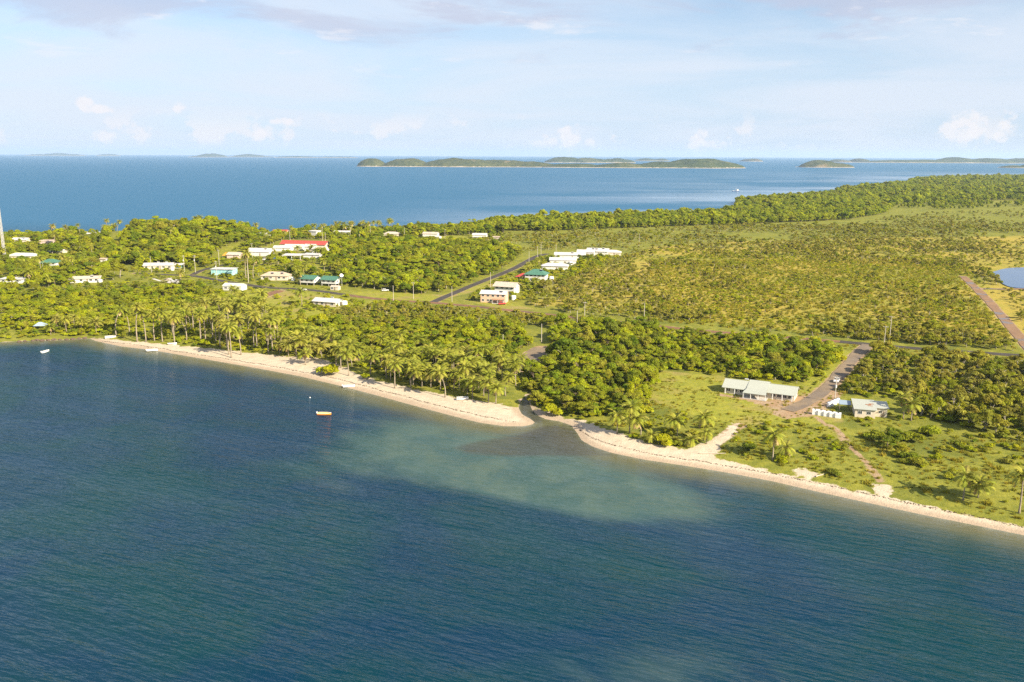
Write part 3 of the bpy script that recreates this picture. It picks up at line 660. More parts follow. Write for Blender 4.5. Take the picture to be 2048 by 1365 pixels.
def p_mangrove(r, i):   # dense canopy tree, 9 m
    R = r.uniform(3.2, 4.2); lb = lobes_dome(r, R, 4.6, 3.6, 9, (0.34, 0.55)) + [(0, 0, 3.2, R * .8, R * .8, 2.6)]
    return trunk_mb(r, 5.0, 0.18, 0.4, 3, 1.6), 'bark_pale', crown_verts(lb, 900, 0.85, r), 'leaf_mangrove'
def p_shrub(r, i):      # low rounded bush, 2.2 m
    R = r.uniform(1.3, 1.9); lb = lobes_dome(r, R, 0.45, 0.9, 7, (0.35, 0.55))
    return None, None, crown_verts(lb, 620, 0.36, r, 0.55, -0.1), ['leaf_shrub', 'leaf_bright', 'leaf_broad', 'leaf_bright', 'leaf_shrub'][i % 5]
def p_grass(r, i):
    n = 46; a = r.uniform(0, 6.283, n); q = 0.75 * np.sqrt(r.random(n)); b = np.column_stack([q * np.cos(a), q * np.sin(a), np.full(n, -0.05)])
    h = r.uniform(0.45, 1.0, n); le = r.uniform(0.1, 0.5, n); d = r.uniform(0, 6.283, n); w = 0.085
    tip = b + np.column_stack([np.cos(d) * le, np.sin(d) * le, h]); sd = np.column_stack([-np.sin(d), np.cos(d), 0 * d]) * w; mid = b * 0.45 + tip * 0.55 + np.column_stack([0 * d, 0 * d, 0.12 * h])
    V = np.stack([b - sd, b + sd, mid + sd * 0.8, tip, mid - sd * 0.8], 1).reshape(-1, 3)
    return None, None, (V, np.arange(5 * n).reshape(-1, 5)), 'grass_dry' if i % 3 == 2 else 'grass_blade'
tree_proto('broadleaf_tree', 12, p_broad); tree_proto('savanna_tree', 9, p_scrub); tree_proto('mangrove_tree', 6, p_mangrove)
tree_proto('bush', 10, p_shrub); tree_proto('grass', 6, p_grass)

# coconut palms
def frond(r, length, a0, bend, dry=False):
    n = 9; th = a0; p = np.zeros(3); pts = [p.copy()]
    for k in range(n):
        th = a0 - bend * ((k + 1) / n) ** 1.2; p = p + np.array([math.cos(th), 0, math.sin(th)]) * length / n; pts.append(p.copy())
    pts = np.array(pts); V = []; F = []
    for i in range(n):
        w0, w1 = 0.09 * (1 - i / n) + 0.02, 0.09 * (1 - (i + 1) / n) + 0.015
        b = len(V); V += [pts[i] + (0, -w0, 0), pts[i] + (0, w0, 0), pts[i + 1] + (0, w1, 0), pts[i + 1] + (0, -w1, 0)]; F.append((b, b + 1, b + 2, b + 3))
    m = 17
    for j in range(m):
        t = 0.10 + 0.90 * j / (m - 1); f = t * n; i = min(int(f), n - 1); q = pts[i] + (pts[i + 1] - pts[i]) * (f - i); dr = pts[i + 1] - pts[i]; dr = dr / np.linalg.norm(dr)
        L = 1.3 * (math.sin(math.pi * min(1, 0.18 + 0.80 * t)) ** 0.7) * r.uniform(0.8, 1.15)
        for s in (-1, 1):
            e = q + dr * (0.35 + 0.3 * t) * L + np.array([0, s * 0.85 * L, 0]) + np.array([0, 0, -(0.55 if dry else 0.32) * L * r.uniform(0.6, 1.4)])
            b = len(V); V += [q - dr * 0.14, q + dr * 0.14, q * 0.4 + e * 0.6 + dr * 0.10, e, q * 0.4 + e * 0.6 - dr * 0.10]; F.append((b, b + 1, b + 2, b + 3, b + 4))
    return np.array(V), F
FRONDS = []
for i, (a0, bend) in enumerate([(1.25, 1.5), (0.95, 1.6), (0.65, 1.6), (0.30, 1.45), (0.0, 1.2), (-0.75, 0.6)]):
    r_ = np.random.default_rng(50 + i); V, F = frond(r_, 5.2 - 0.12 * i, a0, bend, i == 5)
    FRONDS.append((mesh_np('frond', V, F, 'frond_dry' if i == 5 else 'frond_green'), V, F))
def crown_layout(r):
    out = []; n = r.integers(20, 26); a = r.uniform(0, 6.28)
    for k in range(n):
        a += 2.399 + r.uniform(-0.2, 0.2); f = k / n; i = min(int(f * 5.0), 4)
        out.append((i, a, r.uniform(0.85, 1.12), r.uniform(-0.15, 0.15)))
    for k in range(r.integers(1, 6)): out.append((5, r.uniform(0, 6.28), r.uniform(0.7, 0.9), 0))
    return out
def rz(a): return np.array([[math.cos(a), -math.sin(a), 0], [math.sin(a), math.cos(a), 0], [0, 0, 1]])
def ry(a): return np.array([[math.cos(a), 0, math.sin(a)], [0, 1, 0], [-math.sin(a), 0, math.cos(a)]])
def heart_mb():
    m = MB(); m.lathe([(0.10, -0.5), (0.24, -0.2), (0.26, 0.1), (0.12, 0.5), (0.03, 0.8)], 7)
    for k in range(7):
        a = k * 0.9; c = np.array([0.34 * math.cos(a), 0.34 * math.sin(a), -0.22 - 0.1 * (k % 2)])
        m.lathe([(0.02, c[2] - 0.16), (0.13, c[2] - 0.08), (0.15, c[2] + 0.02), (0.09, c[2] + 0.13), (0.02, c[2] + 0.17)], 6, c[0], c[1], 1)
    return m
HEART = heart_mb()
PALM = []
PALMCOL = bpy.data.collections.new('proto_palm')
for i in range(8):
    r_ = np.random.default_rng(200 + i); V = []; F = []; mi = []; nb = 0
    lay = crown_layout(r_)
    for (k, a, s, tw) in lay:
        R_ = rz(a) @ ry(tw); v = (FRONDS[k][1] * s) @ R_.T; V.append(v); F += [tuple(nb + q for q in f) for f in FRONDS[k][2]]; mi += [1 if k == 5 else 0] * len(FRONDS[k][2]); nb += len(v)
    V.append(np.array(HEART.V)); F += [tuple(nb + q for q in f) for f in HEART.F]; mi += [2] * len(HEART.F)
    crown = mesh_np('crown', np.vstack(V), F, ['frond_green', 'frond_dry', 'bark_palm'], mi)
    lean = r_.uniform(0.8, 3.4) if i % 3 else 0.3; la = r_.uniform(0, 6.28); m = MB(); pts = []; rad = []
    for k in range(9):
        t = k / 8; off = lean * (t ** 1.7) - 0.25 * lean * math.sin(math.pi * t); pts.append((off * math.cos(la), off * math.sin(la), 10 * t - (0.3 if k == 0 else 0))); rad.append(0.26 - 0.12 * t + (0.12 if k == 0 else 0))
    m.tube(pts, rad, 7); PALM.append((m.mesh('trunk', 'bark_palm', True), crown, np.array(pts[-1]), lay))
HEART_ME = HEART.mesh('crown', ['bark_palm', 'frond_green'])

# ------------------------------------------------------------------ what the plants must keep clear of
ROADMASK = [(pl[::2], w * 0.5) for _, pl, w, _ in ROAD_W]
CLEAR = []          # building footprints: (x, y, radius)
VIEWBOX = []        # pixel boxes of things that stay visible: (x0, x1, y_top, y_base, distance)

def trunc_in_view(x, y, z, pad=120):
    a, b, w = project(x, y, z); return (a > -pad) & (a < 2048 + pad) & (w > 0)
def scatter(poly, spacing, jitter=0.62, seed=0):
    r = np.random.default_rng(1000 + seed); lo, hi = poly.min(0), poly.max(0)
    nx, ny = int((hi[0] - lo[0]) / spacing) + 1, int((hi[1] - lo[1]) / spacing) + 1
    gx_, gy_ = np.meshgrid(np.arange(nx), np.arange(ny)); x = lo[0] + (gx_ + 0.5 * (gy_ % 2)).ravel() * spacing; y = lo[1] + gy_.ravel() * spacing
    x = x + r.uniform(-jitter, jitter, x.shape) * spacing; y = y + r.uniform(-jitter, jitter, y.shape) * spacing
    k = trunc_in_view(x, y, 0 * x); x, y = x[k], y[k]; k = inside(poly, x, y); return x[k], y[k]
def clear_of(x, y, rad, road_gap=1.0, sand=True):
    keep = np.ones(x.shape, bool)
    for pl, hw in ROADMASK:
        lo, hi = pl.min(0) - 20, pl.max(0) + 20; s = (x > lo[0]) & (x < hi[0]) & (y > lo[1]) & (y < hi[1])
        if s.any():
            d = seg_dist(pl, x[s], y[s]); keep[s] &= d > hw + road_gap + (rad[s] if hasattr(rad, '__len__') else rad) * 0.75
    for (cx, cy, cr) in CLEAR: keep &= (x - cx) ** 2 + (y - cy) ** 2 > (cr * 0.84 + rad * 0.35) ** 2
    keep &= ~inside(pp, x, y)
    if sand: keep &= soft_poly(SAND, x, y, 1.5) < 0.6
    return keep
def view_limit(x, y, z, h, rad):
    """plants standing in the line of sight of a building stay lower than its wall"""
    a, b, w = project(x, y, z); a2, t, _ = project(x, y, z + h); rp = rad * FPX / w; hh = h.copy()
    for (x0, x1, yt, yb, dist) in VIEWBOX:
        s = (a + rp > x0) & (a - rp < x1) & (w < dist - 2) & (t < yb) & (b > yt)
        if s.any():
            lim = np.maximum((b[s] - (yb - 0.42 * (yb - yt))) * w[s] / FPX, 0.4); lim = np.where(vnoise(x[s] * 3.1, y[s] * 3.1, 5.0, 8) > 0.74, 99.0, lim); hh[s] = np.minimum(hh[s], lim)
    return hh

PLANTS = {k: [] for k in PROTO}
ZONE_LABEL = {}
def zone(kind, pts, spacing, hrange, label, group, seed, density=1.0, dens_scale=0, dens_lo=0.4, dens_hi=0.6, base_h=8.0, base_r=4.0, gap=1.0, world=False, minscale=0.3, sand=True, lawn_ok=True):
    poly = np.array(pts, float) if world else Gline(pts); x, y = scatter(poly, spacing, seed=seed); r = np.random.default_rng(3000 + seed)
    p = np.full(x.shape, float(density))
    if dens_scale:
        p = p * sstep(fbm(x, y, dens_scale, seed), dens_lo, dens_hi)
        if dens_scale > 35: p = p * (0.30 + 0.70 * sstep(fbm(x, y, dens_scale * 2.8, seed + 9), 0.36, 0.56))
    k = r.random(x.shape) < p; x, y = x[k], y[k]
    if not lawn_ok:
        k = soft_poly(LAWN, x, y, 3) < 0.5; x, y = x[k], y[k]
    sd = shore_dist(x, y); k = sd > 1.5; x, y, sd = x[k], y[k], sd[k]
    h = (hrange[0] * 0.75 + (hrange[1] * 1.08 - hrange[0] * 0.75) * r.random(x.shape) ** 1.25) * np.where(r.random(x.shape) < 0.09, 1.4, 1.0) * (0.72 + 0.56 * fbm(x, y, 40, seed + 5)); rad = h / base_h * base_r
    k = clear_of(x, y, rad, gap, sand); x, y, h, rad, sd = x[k], y[k], h[k], rad[k], sd[k]
    z = height(x, y, sd); h = view_limit(x, y, z, h, rad); k = h / base_h > minscale * 0.6; x, y, z, h = x[k], y[k], z[k], h[k]
    wsc = np.maximum(h / base_h, minscale) * r.uniform(0.9, 1.15, x.shape)
    for a in zip(x, y, z, h / base_h, wsc, r.uniform(0, 6.283, x.shape), r.integers(0, len(PROTO[kind]['var']), x.shape)): PLANTS[kind].append((*a, label, group))

def scatter_stuff(kind, rows, name, label):
    """the many that nobody could count: one object, instanced with geometry nodes"""
    if not len(rows): return
    A = np.array([q[:6] for q in rows], np.float64); idx = np.array([q[6] for q in rows], np.int32)
    me = bpy.data.meshes.new(name); me.vertices.add(len(A)); me.vertices.foreach_set('co', A[:, :3].ravel())
    a = me.attributes.new('scl', 'FLOAT_VECTOR', 'POINT'); a.data.foreach_set('vector', np.column_stack([A[:, 4], A[:, 4], A[:, 3]]).astype(np.float32).ravel())
    a = me.attributes.new('rot', 'FLOAT_VECTOR', 'POINT'); a.data.foreach_set('vector', np.column_stack([0 * A[:, 5], 0 * A[:, 5], A[:, 5]]).astype(np.float32).ravel())
    a = me.attributes.new('pick', 'INT', 'POINT'); a.data.foreach_set('value', idx)
    me.update(); o = link(name, me)
    g = bpy.data.node_groups.new('scatter_' + name, 'GeometryNodeTree')
    g.interface.new_socket('Geometry', in_out='INPUT', socket_type='NodeSocketGeometry'); g.interface.new_socket('Geometry', in_out='OUTPUT', socket_type='NodeSocketGeometry')
    gi = g.nodes.new('NodeGroupInput'); go = g.nodes.new('NodeGroupOutput'); ip = g.nodes.new('GeometryNodeInstanceOnPoints')
    ci = g.nodes.new('GeometryNodeCollectionInfo'); ci.inputs['Collection'].default_value = PROTO[kind]['col']; ci.inputs['Separate Children'].default_value = True; ci.inputs['Reset Children'].default_value = True
    def named(n, t):
        q = g.nodes.new('GeometryNodeInputNamedAttribute'); q.data_type = t; q.inputs['Name'].default_value = n; return q.outputs['Attribute']
    g.links.new(gi.outputs[0], ip.inputs['Points']); g.links.new(ci.outputs[0], ip.inputs['Instance']); ip.inputs['Pick Instance'].default_value = True
    g.links.new(named('pick', 'INT'), ip.inputs['Instance Index']); g.links.new(named('scl', 'FLOAT_VECTOR'), ip.inputs['Scale'])
    er = g.nodes.new('FunctionNodeEulerToRotation'); g.links.new(named('rot', 'FLOAT_VECTOR'), er.inputs[0]); g.links.new(er.outputs[0], ip.inputs['Rotation'])
    g.links.new(ip.outputs[0], go.inputs[0])
    md = o.modifiers.new('scatter', 'NODES'); md.node_group = g
    tag(o, label, None, None, 'stuff'); return o
def spread_labels(made):
    """alike plants of one stand: told apart by size and by where in the stand they grow"""
    for g in set(q[3] for q in made):
        R_ = [q for q in made if q[3] == g]
        def third(i):
            a = np.array([q[i] for q in R_]); lo, hi = np.percentile(a, (33, 67)); return [0 if v <= lo else 2 if v > hi else 1 for v in a]
        d, s, h = third(5), third(6), third(7)
        for q, a, b, c in zip(R_, d, s, h):
            w = ('front', 'middle', 'back')[a] + ' ' + ('left', 'centre', 'right')[b]
            tag(q[0], (('small ', 'medium ', 'large ')[c] + q[1] + ', ' + w) if len(R_) > 4 else q[1], q[2], q[3])
def place_plants(kind, limit, cat, stuff_name, stuff_label, parts=True):
    rows = PLANTS[kind]
    if not rows: return
    A = np.array([q[:4] for q in rows]); px, py, w = project(A[:, 0], A[:, 1], A[:, 2]); ok = (px > -10) & (px < 2058) & (py < 1400)
    score = np.where(ok, A[:, 3] / w, -1); order = np.argsort(-score); n = min(limit, int(ok.sum()))
    made = []
    for j in order[:n]:
        x, y, z, hs, ws, ro, vi, label, group = rows[j]; trunk, crown, whole = PROTO[kind]['var'][vi]
        if parts and trunk is not None:
            o = link(kind, None, None, (x, y, z), ro, (ws, ws, hs)); link('trunk', trunk, o); link('crown', crown, o)
        else: o = link(kind, whole, None, (x, y, z), ro, (ws, ws, hs))
        made.append((o, label, cat, group, x, y, px[j], hs))
    spread_labels(made)
    scatter_stuff(kind, [rows[j] for j in order[n:]], stuff_name, stuff_label)

def palm(x, y, z, h, cs, vi, ro, label, group, fronds=False):
    trunk, crown, top, lay = PALM[vi]; o = link('coconut_palm', None, None, (x, y, z), ro)
    k = h / 10.0; t = link('trunk', trunk, o); t.scale = (k ** 0.5, k ** 0.5, k); loc = (top[0] * k ** 0.5, top[1] * k ** 0.5, h)
    if not fronds: c = link('crown', crown, o, loc, None, (cs, cs, cs))
    else:
        c = link('crown', HEART_ME, o, loc, None, (cs, cs, cs))
        for (q, a, s, tw) in lay:
            f = link('frond', FRONDS[q][0], c); f.matrix_local = Matrix((rz(a) @ ry(tw) * s).tolist()).to_4x4()
    return tag(o, label, 'palm tree', group)

# ------------------------------------------------------------------ buildings
def px_scale(p): return math.sqrt(p[0] ** 2 + p[1] ** 2 + (CAM_H - p[2]) ** 2) / FPX
def register(root_xy, rad, h):
    x, y = root_xy; z = float(height(np.array([x]), np.array([y]))[0]); CLEAR.append((x, y, rad))
    a, b, w = project(x, y, z); _, t, _ = project(x, y, z + h); rp = rad * 0.9 * FPX / float(w)
    VIEWBOX.append((float(a) - rp, float(a) + rp, float(t), float(b) + 0.1 * rp, float(w)))
def gable_roof(L, W, H, rise, ov, th=0.12, ridge_off=0.0):
    m = MB(); l = L / 2 + ov; w = W / 2 + ov; s = rise / (W / 2); e = H - s * ov; yr = ridge_off
    m.slab([(-l, -w, e), (l, -w, e), (l, yr, H + rise), (-l, yr, H + rise)], th); m.slab([(-l, yr, H + rise), (l, yr, H + rise), (l, w, e), (-l, w, e)], th)
    m.box(-l, l, yr - 0.12, yr + 0.12, H + rise - 0.03, H + rise + 0.05); return m
def hip_roof(L, W, H, rise, ov, th=0.12):
    m = MB(); l = L / 2 + ov; w = W / 2 + ov; e = H - rise * ov / (W / 2); k = max(0.2, L / 2 - W / 2); T = H + rise
    m.slab([(-l, -w, e), (l, -w, e), (k, 0, T), (-k, 0, T)], th); m.slab([(l, w, e), (-l, w, e), (-k, 0, T), (k, 0, T)], th)
    m.slab([(l, -w, e), (l, w, e), (k, 0, T)], th); m.slab([(-l, w, e), (-l, -w, e), (-k, 0, T)], th); return m
def skillion_roof(L, W, H, rise, ov, th=0.14):
    m = MB(); l = L / 2 + ov; w = W / 2 + ov; m.slab([(-l, -w, H), (l, -w, H), (l, w, H + rise), (-l, w, H + rise)], th); return m
def walls_mb(L, W, z0, H, roof, rise):
    m = MB(); l, w = L / 2, W / 2
    m.box(-l, l, -w, w, z0, H - 0.02)
    if roof == 'gable':
        for sx_ in (-l, l - 0.1): m.add([(sx_, -w, H - 0.02), (sx_, w, H - 0.02), (sx_, 0, H + rise - 0.14), (sx_ + 0.1, -w, H - 0.02), (sx_ + 0.1, w, H - 0.02), (sx_ + 0.1, 0, H + rise - 0.14)], [(0, 2, 1), (3, 4, 5), (0, 3, 5, 2), (1, 2, 5, 4)])
    if roof == 'skillion': m.add([(-l, w, H - .02), (l, w, H - .02), (l, w, H + rise * 0.9), (-l, w, H + rise * 0.9), (-l, -w, H - .02), (l, -w, H - .02)], [(0, 1, 2, 3), (4, 0, 3), (5, 2, 1), (4, 3, 2, 5)])
    return m
def window(parent, face, u, z, wd, ht, L, W, frame='trim_white', pane=True):
    """a framed opening proud of the wall; face: f front, b back, l left, r right"""
    m = MB(); t = 0.07; d = 0.07; a, b = wd / 2, ht / 2
    for (x0, x1, z0, z1) in ((-a - t, a + t, b, b + t), (-a - t, a + t, -b - t, -b), (-a - t, -a, -b, b), (a, a + t, -b, b), (-0.025, 0.025, -b, b)): m.box(x0, x1, -d, 0.02, z0, z1)
    f = m.build('window', frame, parent)
    g = MB().box(-a + 0.002, a - 0.002, -0.02, 0.02, -b + 0.002, b - 0.002).build('pane', 'window_glass', f) if pane else None
    loc, ro = {'f': ((u, -W / 2, z), 0), 'b': ((u, W / 2, z), math.pi), 'r': ((L / 2, u, z), math.pi / 2), 'l': ((-L / 2, u, z), -math.pi / 2)}[face]
    f.location = loc; f.rotation_euler = (0, 0, ro); return f
def house(px, py, L, W, H, yaw, roof, rise, rcol, wcol, label, name='house', stilt=0.0, ov=0.6, win=4, side_win=2, door=True, verandah=None, solar=None, frame='trim_white', group=None, storeys=1, rad=None, pane=True):
    p = G1(px, py); rt = link(name, None, None, p, math.radians(yaw)); tag(rt, label, 'house', group)
    z0 = stilt if stilt else -0.5; top = stilt + H
    walls_mb(L, W, z0, top, roof, rise).build('wall', wcol, rt)
    ro = {'gable': gable_roof, 'hip': hip_roof, 'skillion': skillion_roof}[roof](L, W, top, rise, ov).build('roof', rcol, rt)
    if stilt:
        for i in range(max(3, int(L / 3.5))):
            for yy in (-W / 2 + 0.3, 0, W / 2 - 0.3):
                x = -L / 2 + 0.3 + (L - 0.6) * i / (max(3, int(L / 3.5)) - 1); MB().box(x - 0.13, x + 0.13, yy - 0.13, yy + 0.13, -0.5, stilt - 0.002).build('stump', 'concrete', rt)
    sh_ = H / storeys
    for s in range(storeys):
        zc = stilt + sh_ * (s + 0.55); dpos = None
        if s == 0 and door and not stilt:
            dpos = L * 0.08; MB().box(dpos - 0.5, dpos + 0.5, -W / 2 - 0.05, -W / 2 + 0.02, 0.05, 2.15).build('door', 'timber', rt)
        for i in range(win):
            u = -L / 2 + L * (i + 0.5) / win
            if dpos is not None and abs(u - dpos) < 1.5: u += 1.3 if u >= dpos else -1.3
            window(rt, 'f', u, zc, min(1.7, L / win * 0.5), 1.15, L, W, frame, pane)
        for i in range(side_win):
            u = -W / 2 + W * (i + 0.5) / side_win
            window(rt, 'r', u, zc, min(1.4, W / side_win * 0.45), 1.1, L, W, frame, pane)
    if verandah:
        x0, x1, dep, vz, vcol = verandah; y1 = -W / 2 - 0.03
        m = MB(); m.slab([(x0, y1 - dep, vz - 0.35), (x1, y1 - dep, vz - 0.35), (x1, y1, vz), (x0, y1, vz)], 0.1); m.build('verandah_roof', vcol, rt)
        n = max(2, int((x1 - x0) / 3) + 1)
        for i in range(n):
            x = x0 + 0.15 + (x1 - x0 - 0.3) * i / (n - 1); MB().box(x - 0.08, x + 0.08, y1 - dep + 0.1, y1 - dep + 0.26, -0.4, vz - 0.45).build('post', 'trim_white', rt)
        MB().box(x0, x1, y1 - dep, y1, -0.45, 0.12 + (stilt if stilt < 1.2 else 0)).build('deck', 'concrete', rt)
    if solar:
        for (u, v) in solar:
            sl = rise / (W / 2); z = top + rise - sl * abs(v) + 0.16
            m = MB(); q = sl * 0.55; m.slab([(u - 1.0, v - 0.55, z - q), (u + 1.0, v - 0.55, z - q), (u + 1.0, v + 0.55, z + q), (u - 1.0, v + 0.55, z + q)], 0.06); s_ = m.build('solar_panel', 'solar', ro)
            m = MB(); m.tube([(u - 0.9, v + 0.75, z + q + 0.3), (u + 0.9, v + 0.75, z + q + 0.3)], 0.26, 10); m.build('hot_water_tank', 'steel', ro)
    register((p[0], p[1]), rad or 0.5 * math.hypot(L, W) * 0.92, top + rise); return rt
def tank(px, py, r, h, label, group='water tanks', mat='tank_white'):
    p = G1(px, py); o = link('water_tank', None, None, p); tag(o, label, 'tank', group)
    m = MB(); prof = [(r, -0.3)]
    for k in range(6): prof += [(r, h * (k + 0.15) / 6), (r * 1.02, h * (k + 0.5) / 6), (r, h * (k + 0.85) / 6)]
    m.lathe(prof + [(r, h)], 22); m.build('shell', mat, o, smooth=False)
    m = MB(); m.lathe([(r * 1.02, h + 0.002), (r * 0.6, h + 0.28), (0.3, h + 0.4), (0.05, h + 0.42)], 22); l = m.build('lid', mat, o)
    MB().lathe([(0.28, h + 0.36), (0.28, h + 0.5), (0.05, h + 0.52)], 12, r * 0.1, 0).build('hatch', 'rubber', l)
    register((p[0], p[1]), r, h); return o

# --- the two near houses
def long_house():
    L, W, H, rise = 25.5, 8.4, 2.7, 1.9; p = G1(1521, 789); rt = link('house', None, None, p, math.radians(-27)); tag(rt, 'long cream house under a pale green metal roof, facing the meadow', 'house')
    m = walls_mb(L, W, -0.5, H, 'gable', rise); m.build('wall', 'wall_cream', rt)
    ro = gable_roof(L, W, H, rise, 0.8).build('roof', 'roof_palegreen', rt)
    # raised middle part of the roof and the porch before it
    m = MB(); s = rise / (W / 2); m.slab([(-4.4, -W / 2 - 0.2, H + 0.25), (3.2, -W / 2 - 0.2, H + 0.25), (3.2, 0.9, H + rise + 0.42), (-4.4, 0.9, H + rise + 0.42)], 0.1)
    m.slab([(-4.4, 0.9, H + rise + 0.42), (3.2, 0.9, H + rise + 0.42), (3.2, W / 2 + 1.0, H + 0.1), (-4.4, W / 2 + 1.0, H + 0.1)], 0.1); m.build('raised_roof', 'roof_palegreen', ro)
    m = MB(); m.slab([(-5.0, -W / 2 - 4.6, 2.25), (3.6, -W / 2 - 4.6, 2.25), (3.0, -W / 2 - 0.35, H + 0.42), (-4.2, -W / 2 - 0.35, H + 0.42)], 0.1); m.build('porch_roof', 'roof_palegreen', rt)
    for x in (-4.7, -2.0, 0.7, 3.3): MB().box(x - 0.1, x + 0.1, -W / 2 - 4.5, -W / 2 - 4.3, -0.4, 2.2).build('post', 'trim_white', rt)
    MB().box(-5.0, 3.6, -W / 2 - 4.6, -W / 2 - 0.01, -0.5, 0.14).build('porch_floor', 'concrete', rt)
    MB().box(-0.55, 0.55, -W / 2 - 0.05, -W / 2 + 0.02, 0.16, 2.2).build('door', 'timber', rt)
    for u in (-11.2, -8.6, -6.2, -2.6, 2.4, 5.4, 7.4, 9.4, 11.4): window(rt, 'f', u, 1.45, 1.4, 1.1, L, W)
    for u in (-2.0, 2.0): window(rt, 'r', u, 1.5, 1.1, 1.0, L, W)
    for i in range(8):
        x = -L / 2 + 0.6 + i * (L - 1.2) / 7; MB().box(x - 0.15, x + 0.15, -W / 2 - 0.75, -W / 2 - 0.6, -0.4, 2.35).build('post', 'trim_white', rt) if not -5.2 < x < 3.8 else None
    m = MB(); m.slab([(-6.2, 0.6, H + rise + 0.28), (-4.9, 0.6, H + rise + 0.28), (-4.9, 1.5, H + rise + 0.2), (-6.2, 1.5, H + rise + 0.2)], 0.1); m.tube([(-6.2, 0.5, H + rise + 0.5), (-4.9, 0.5, H + rise + 0.5)], 0.25, 10); m.build('solar_heater', 'steel', ro)
    register((p[0], p[1]), 11.0, H + rise); CLEAR.append((p[0] - 9, p[1] + 4.5, 6.5)); CLEAR.append((p[0] + 9, p[1] - 4.5, 6.5)); CLEAR.append((p[0] - 2, p[1] - 7, 7))
long_house()
def corner_house():
    L, W, H, rise = 10.6, 9.6, 3.0, 0.75; p = G1(1739, 829); rt = link('house', None, None, p, math.radians(-16)); tag(rt, 'cream house with patched pale green low roof beside white tanks', 'house')
    m = MB(); m.box(-L / 2, 1.2, -W / 2, W / 2, -0.5, H); m.box(1.2, L / 2, -W / 2 + 2.6, W / 2 - 0.6, -0.5, H - 0.01); m.build('wall', 'wall_cream', rt)
    m = MB(); y0, y1 = -W / 2 - 0.5, W / 2 + 0.5
    m.slab([(-L / 2 - .5, y0, H + .05), (1.7, y0, H + .05), (1.7, y1, H + .05 + rise), (-L / 2 - .5, y1, H + .05 + rise)], 0.13)
    k = rise / (y1 - y0); ya = -W / 2 + 2.1; m.slab([(1.7, ya, H + .05 + k * (ya - y0)), (L / 2 + .5, ya, H + .05 + k * (ya - y0)), (L / 2 + .5, y1 - .6, H + .05 + k * (y1 - .6 - y0)), (1.7, y1 - .6, H + .05 + k * (y1 - .6 - y0))], 0.13)
    ro = m.build('roof', 'roof_palegreen', rt)
    for (a, b, c, d) in ((-1.6, 0.2, -0.4, 0.3), (-0.4, 1.1, 0.5, 1.2), (-1.0, 0.6, -1.4, -0.9)):
        zz = H + 0.075 + k * ((c + d) / 2 - y0); m = MB(); m.slab([(a, c, zz + k * (c - d) / 2 + .02), (b, c, zz + k * (c - d) / 2 + .02), (b, d, zz + k * (d - c) / 2 + .02), (a, d, zz + k * (d - c) / 2 + .02)], 0.03); m.build('rust_patch', 'rust', ro)
    for u in (-3.7, -0.9): window(rt, 'f', u, 1.75, 1.25, 1.0, L, W)
    w_ = window(rt, 'f', 3.2, 1.75, 1.1, 0.9, L, W); w_.location.y += 2.6
    window(rt, 'r', -0.6, 1.7, 1.1, 1.0, L, W); window(rt, 'r', 2.6, 1.7, 1.1, 1.0, L, W); w_ = window(rt, 'r', -W / 2 + 1.3, 1.75, 0.9, 0.9, L, W); w_.location.x = 1.2
    MB().box(L / 2 - 1.8, L / 2 - 0.9, -W / 2 + 2.55, -W / 2 + 2.62, 0.05, 2.1).build('door', 'timber', rt)
    m = MB(); m.slab([(-L / 2 - 4.6, W / 2 - 3.6, 2.5), (-L / 2 - 0.6, W / 2 - 3.6, 2.5), (-L / 2 - 0.6, W / 2 + 0.8, 2.9), (-L / 2 - 4.6, W / 2 + 0.8, 2.9)], 0.1); m.build('carport_roof', 'roof_bluegrey', rt)
    for x in (-L / 2 - 4.4, -L / 2 - 0.9):
        for y in (W / 2 - 3.4, W / 2 + 0.6): MB().box(x - .07, x + .07, y - .07, y + .07, -0.4, 2.42).build('post', 'timber', rt)
    register((p[0], p[1]), 7.5, H + rise); CLEAR.append((p[0] - 8, p[1] + 3, 3.5))
corner_house()
def cube_tank(p, yaw, label):
    o = link('storage_tank', None, None, p, yaw); tag(o, label, 'tank', 'white tanks lined up by the cream house'); w, d, h = 0.93, 0.75, 1.75
    m = MB()
    for k in range(5): m.box(-w - 0.03 * (k % 2), w + 0.03 * (k % 2), -d - 0.03 * (k % 2), d + 0.03 * (k % 2), -0.2 + k * (h + .2) / 5, -0.2 + (k + 1) * (h + .2) / 5 - (0.002))
    m.build('shell', 'tank_white', o); MB().lathe([(0.26, h), (0.26, h + 0.16), (0.05, h + 0.18)], 12).build('lid', 'rubber', o)
wds = ['first', 'second', 'third', 'fourth', 'fifth']
a_, b_ = G1(1630, 829), G1(1676, 836)
for i in range(5): cube_tank(a_ + (b_ - a_) * i / 4, math.radians(-22), '%s of five square white tanks in a row, counted from the gravel yard' % wds[i])
a_, b_ = G1(1658, 814), G1(1675, 806)
for i in range(4): tank(*[float(v) for v in project(*(a_ + (b_ - a_) * i / 3))[:2]], 0.75, 1.5, '%s of four small round white tanks by the crossbar pole, nearest first' % wds[i])
CLEAR.append((*G1(1652, 832)[:2], 6.5)); CLEAR.append((*G1(1666, 810)[:2], 4.0))

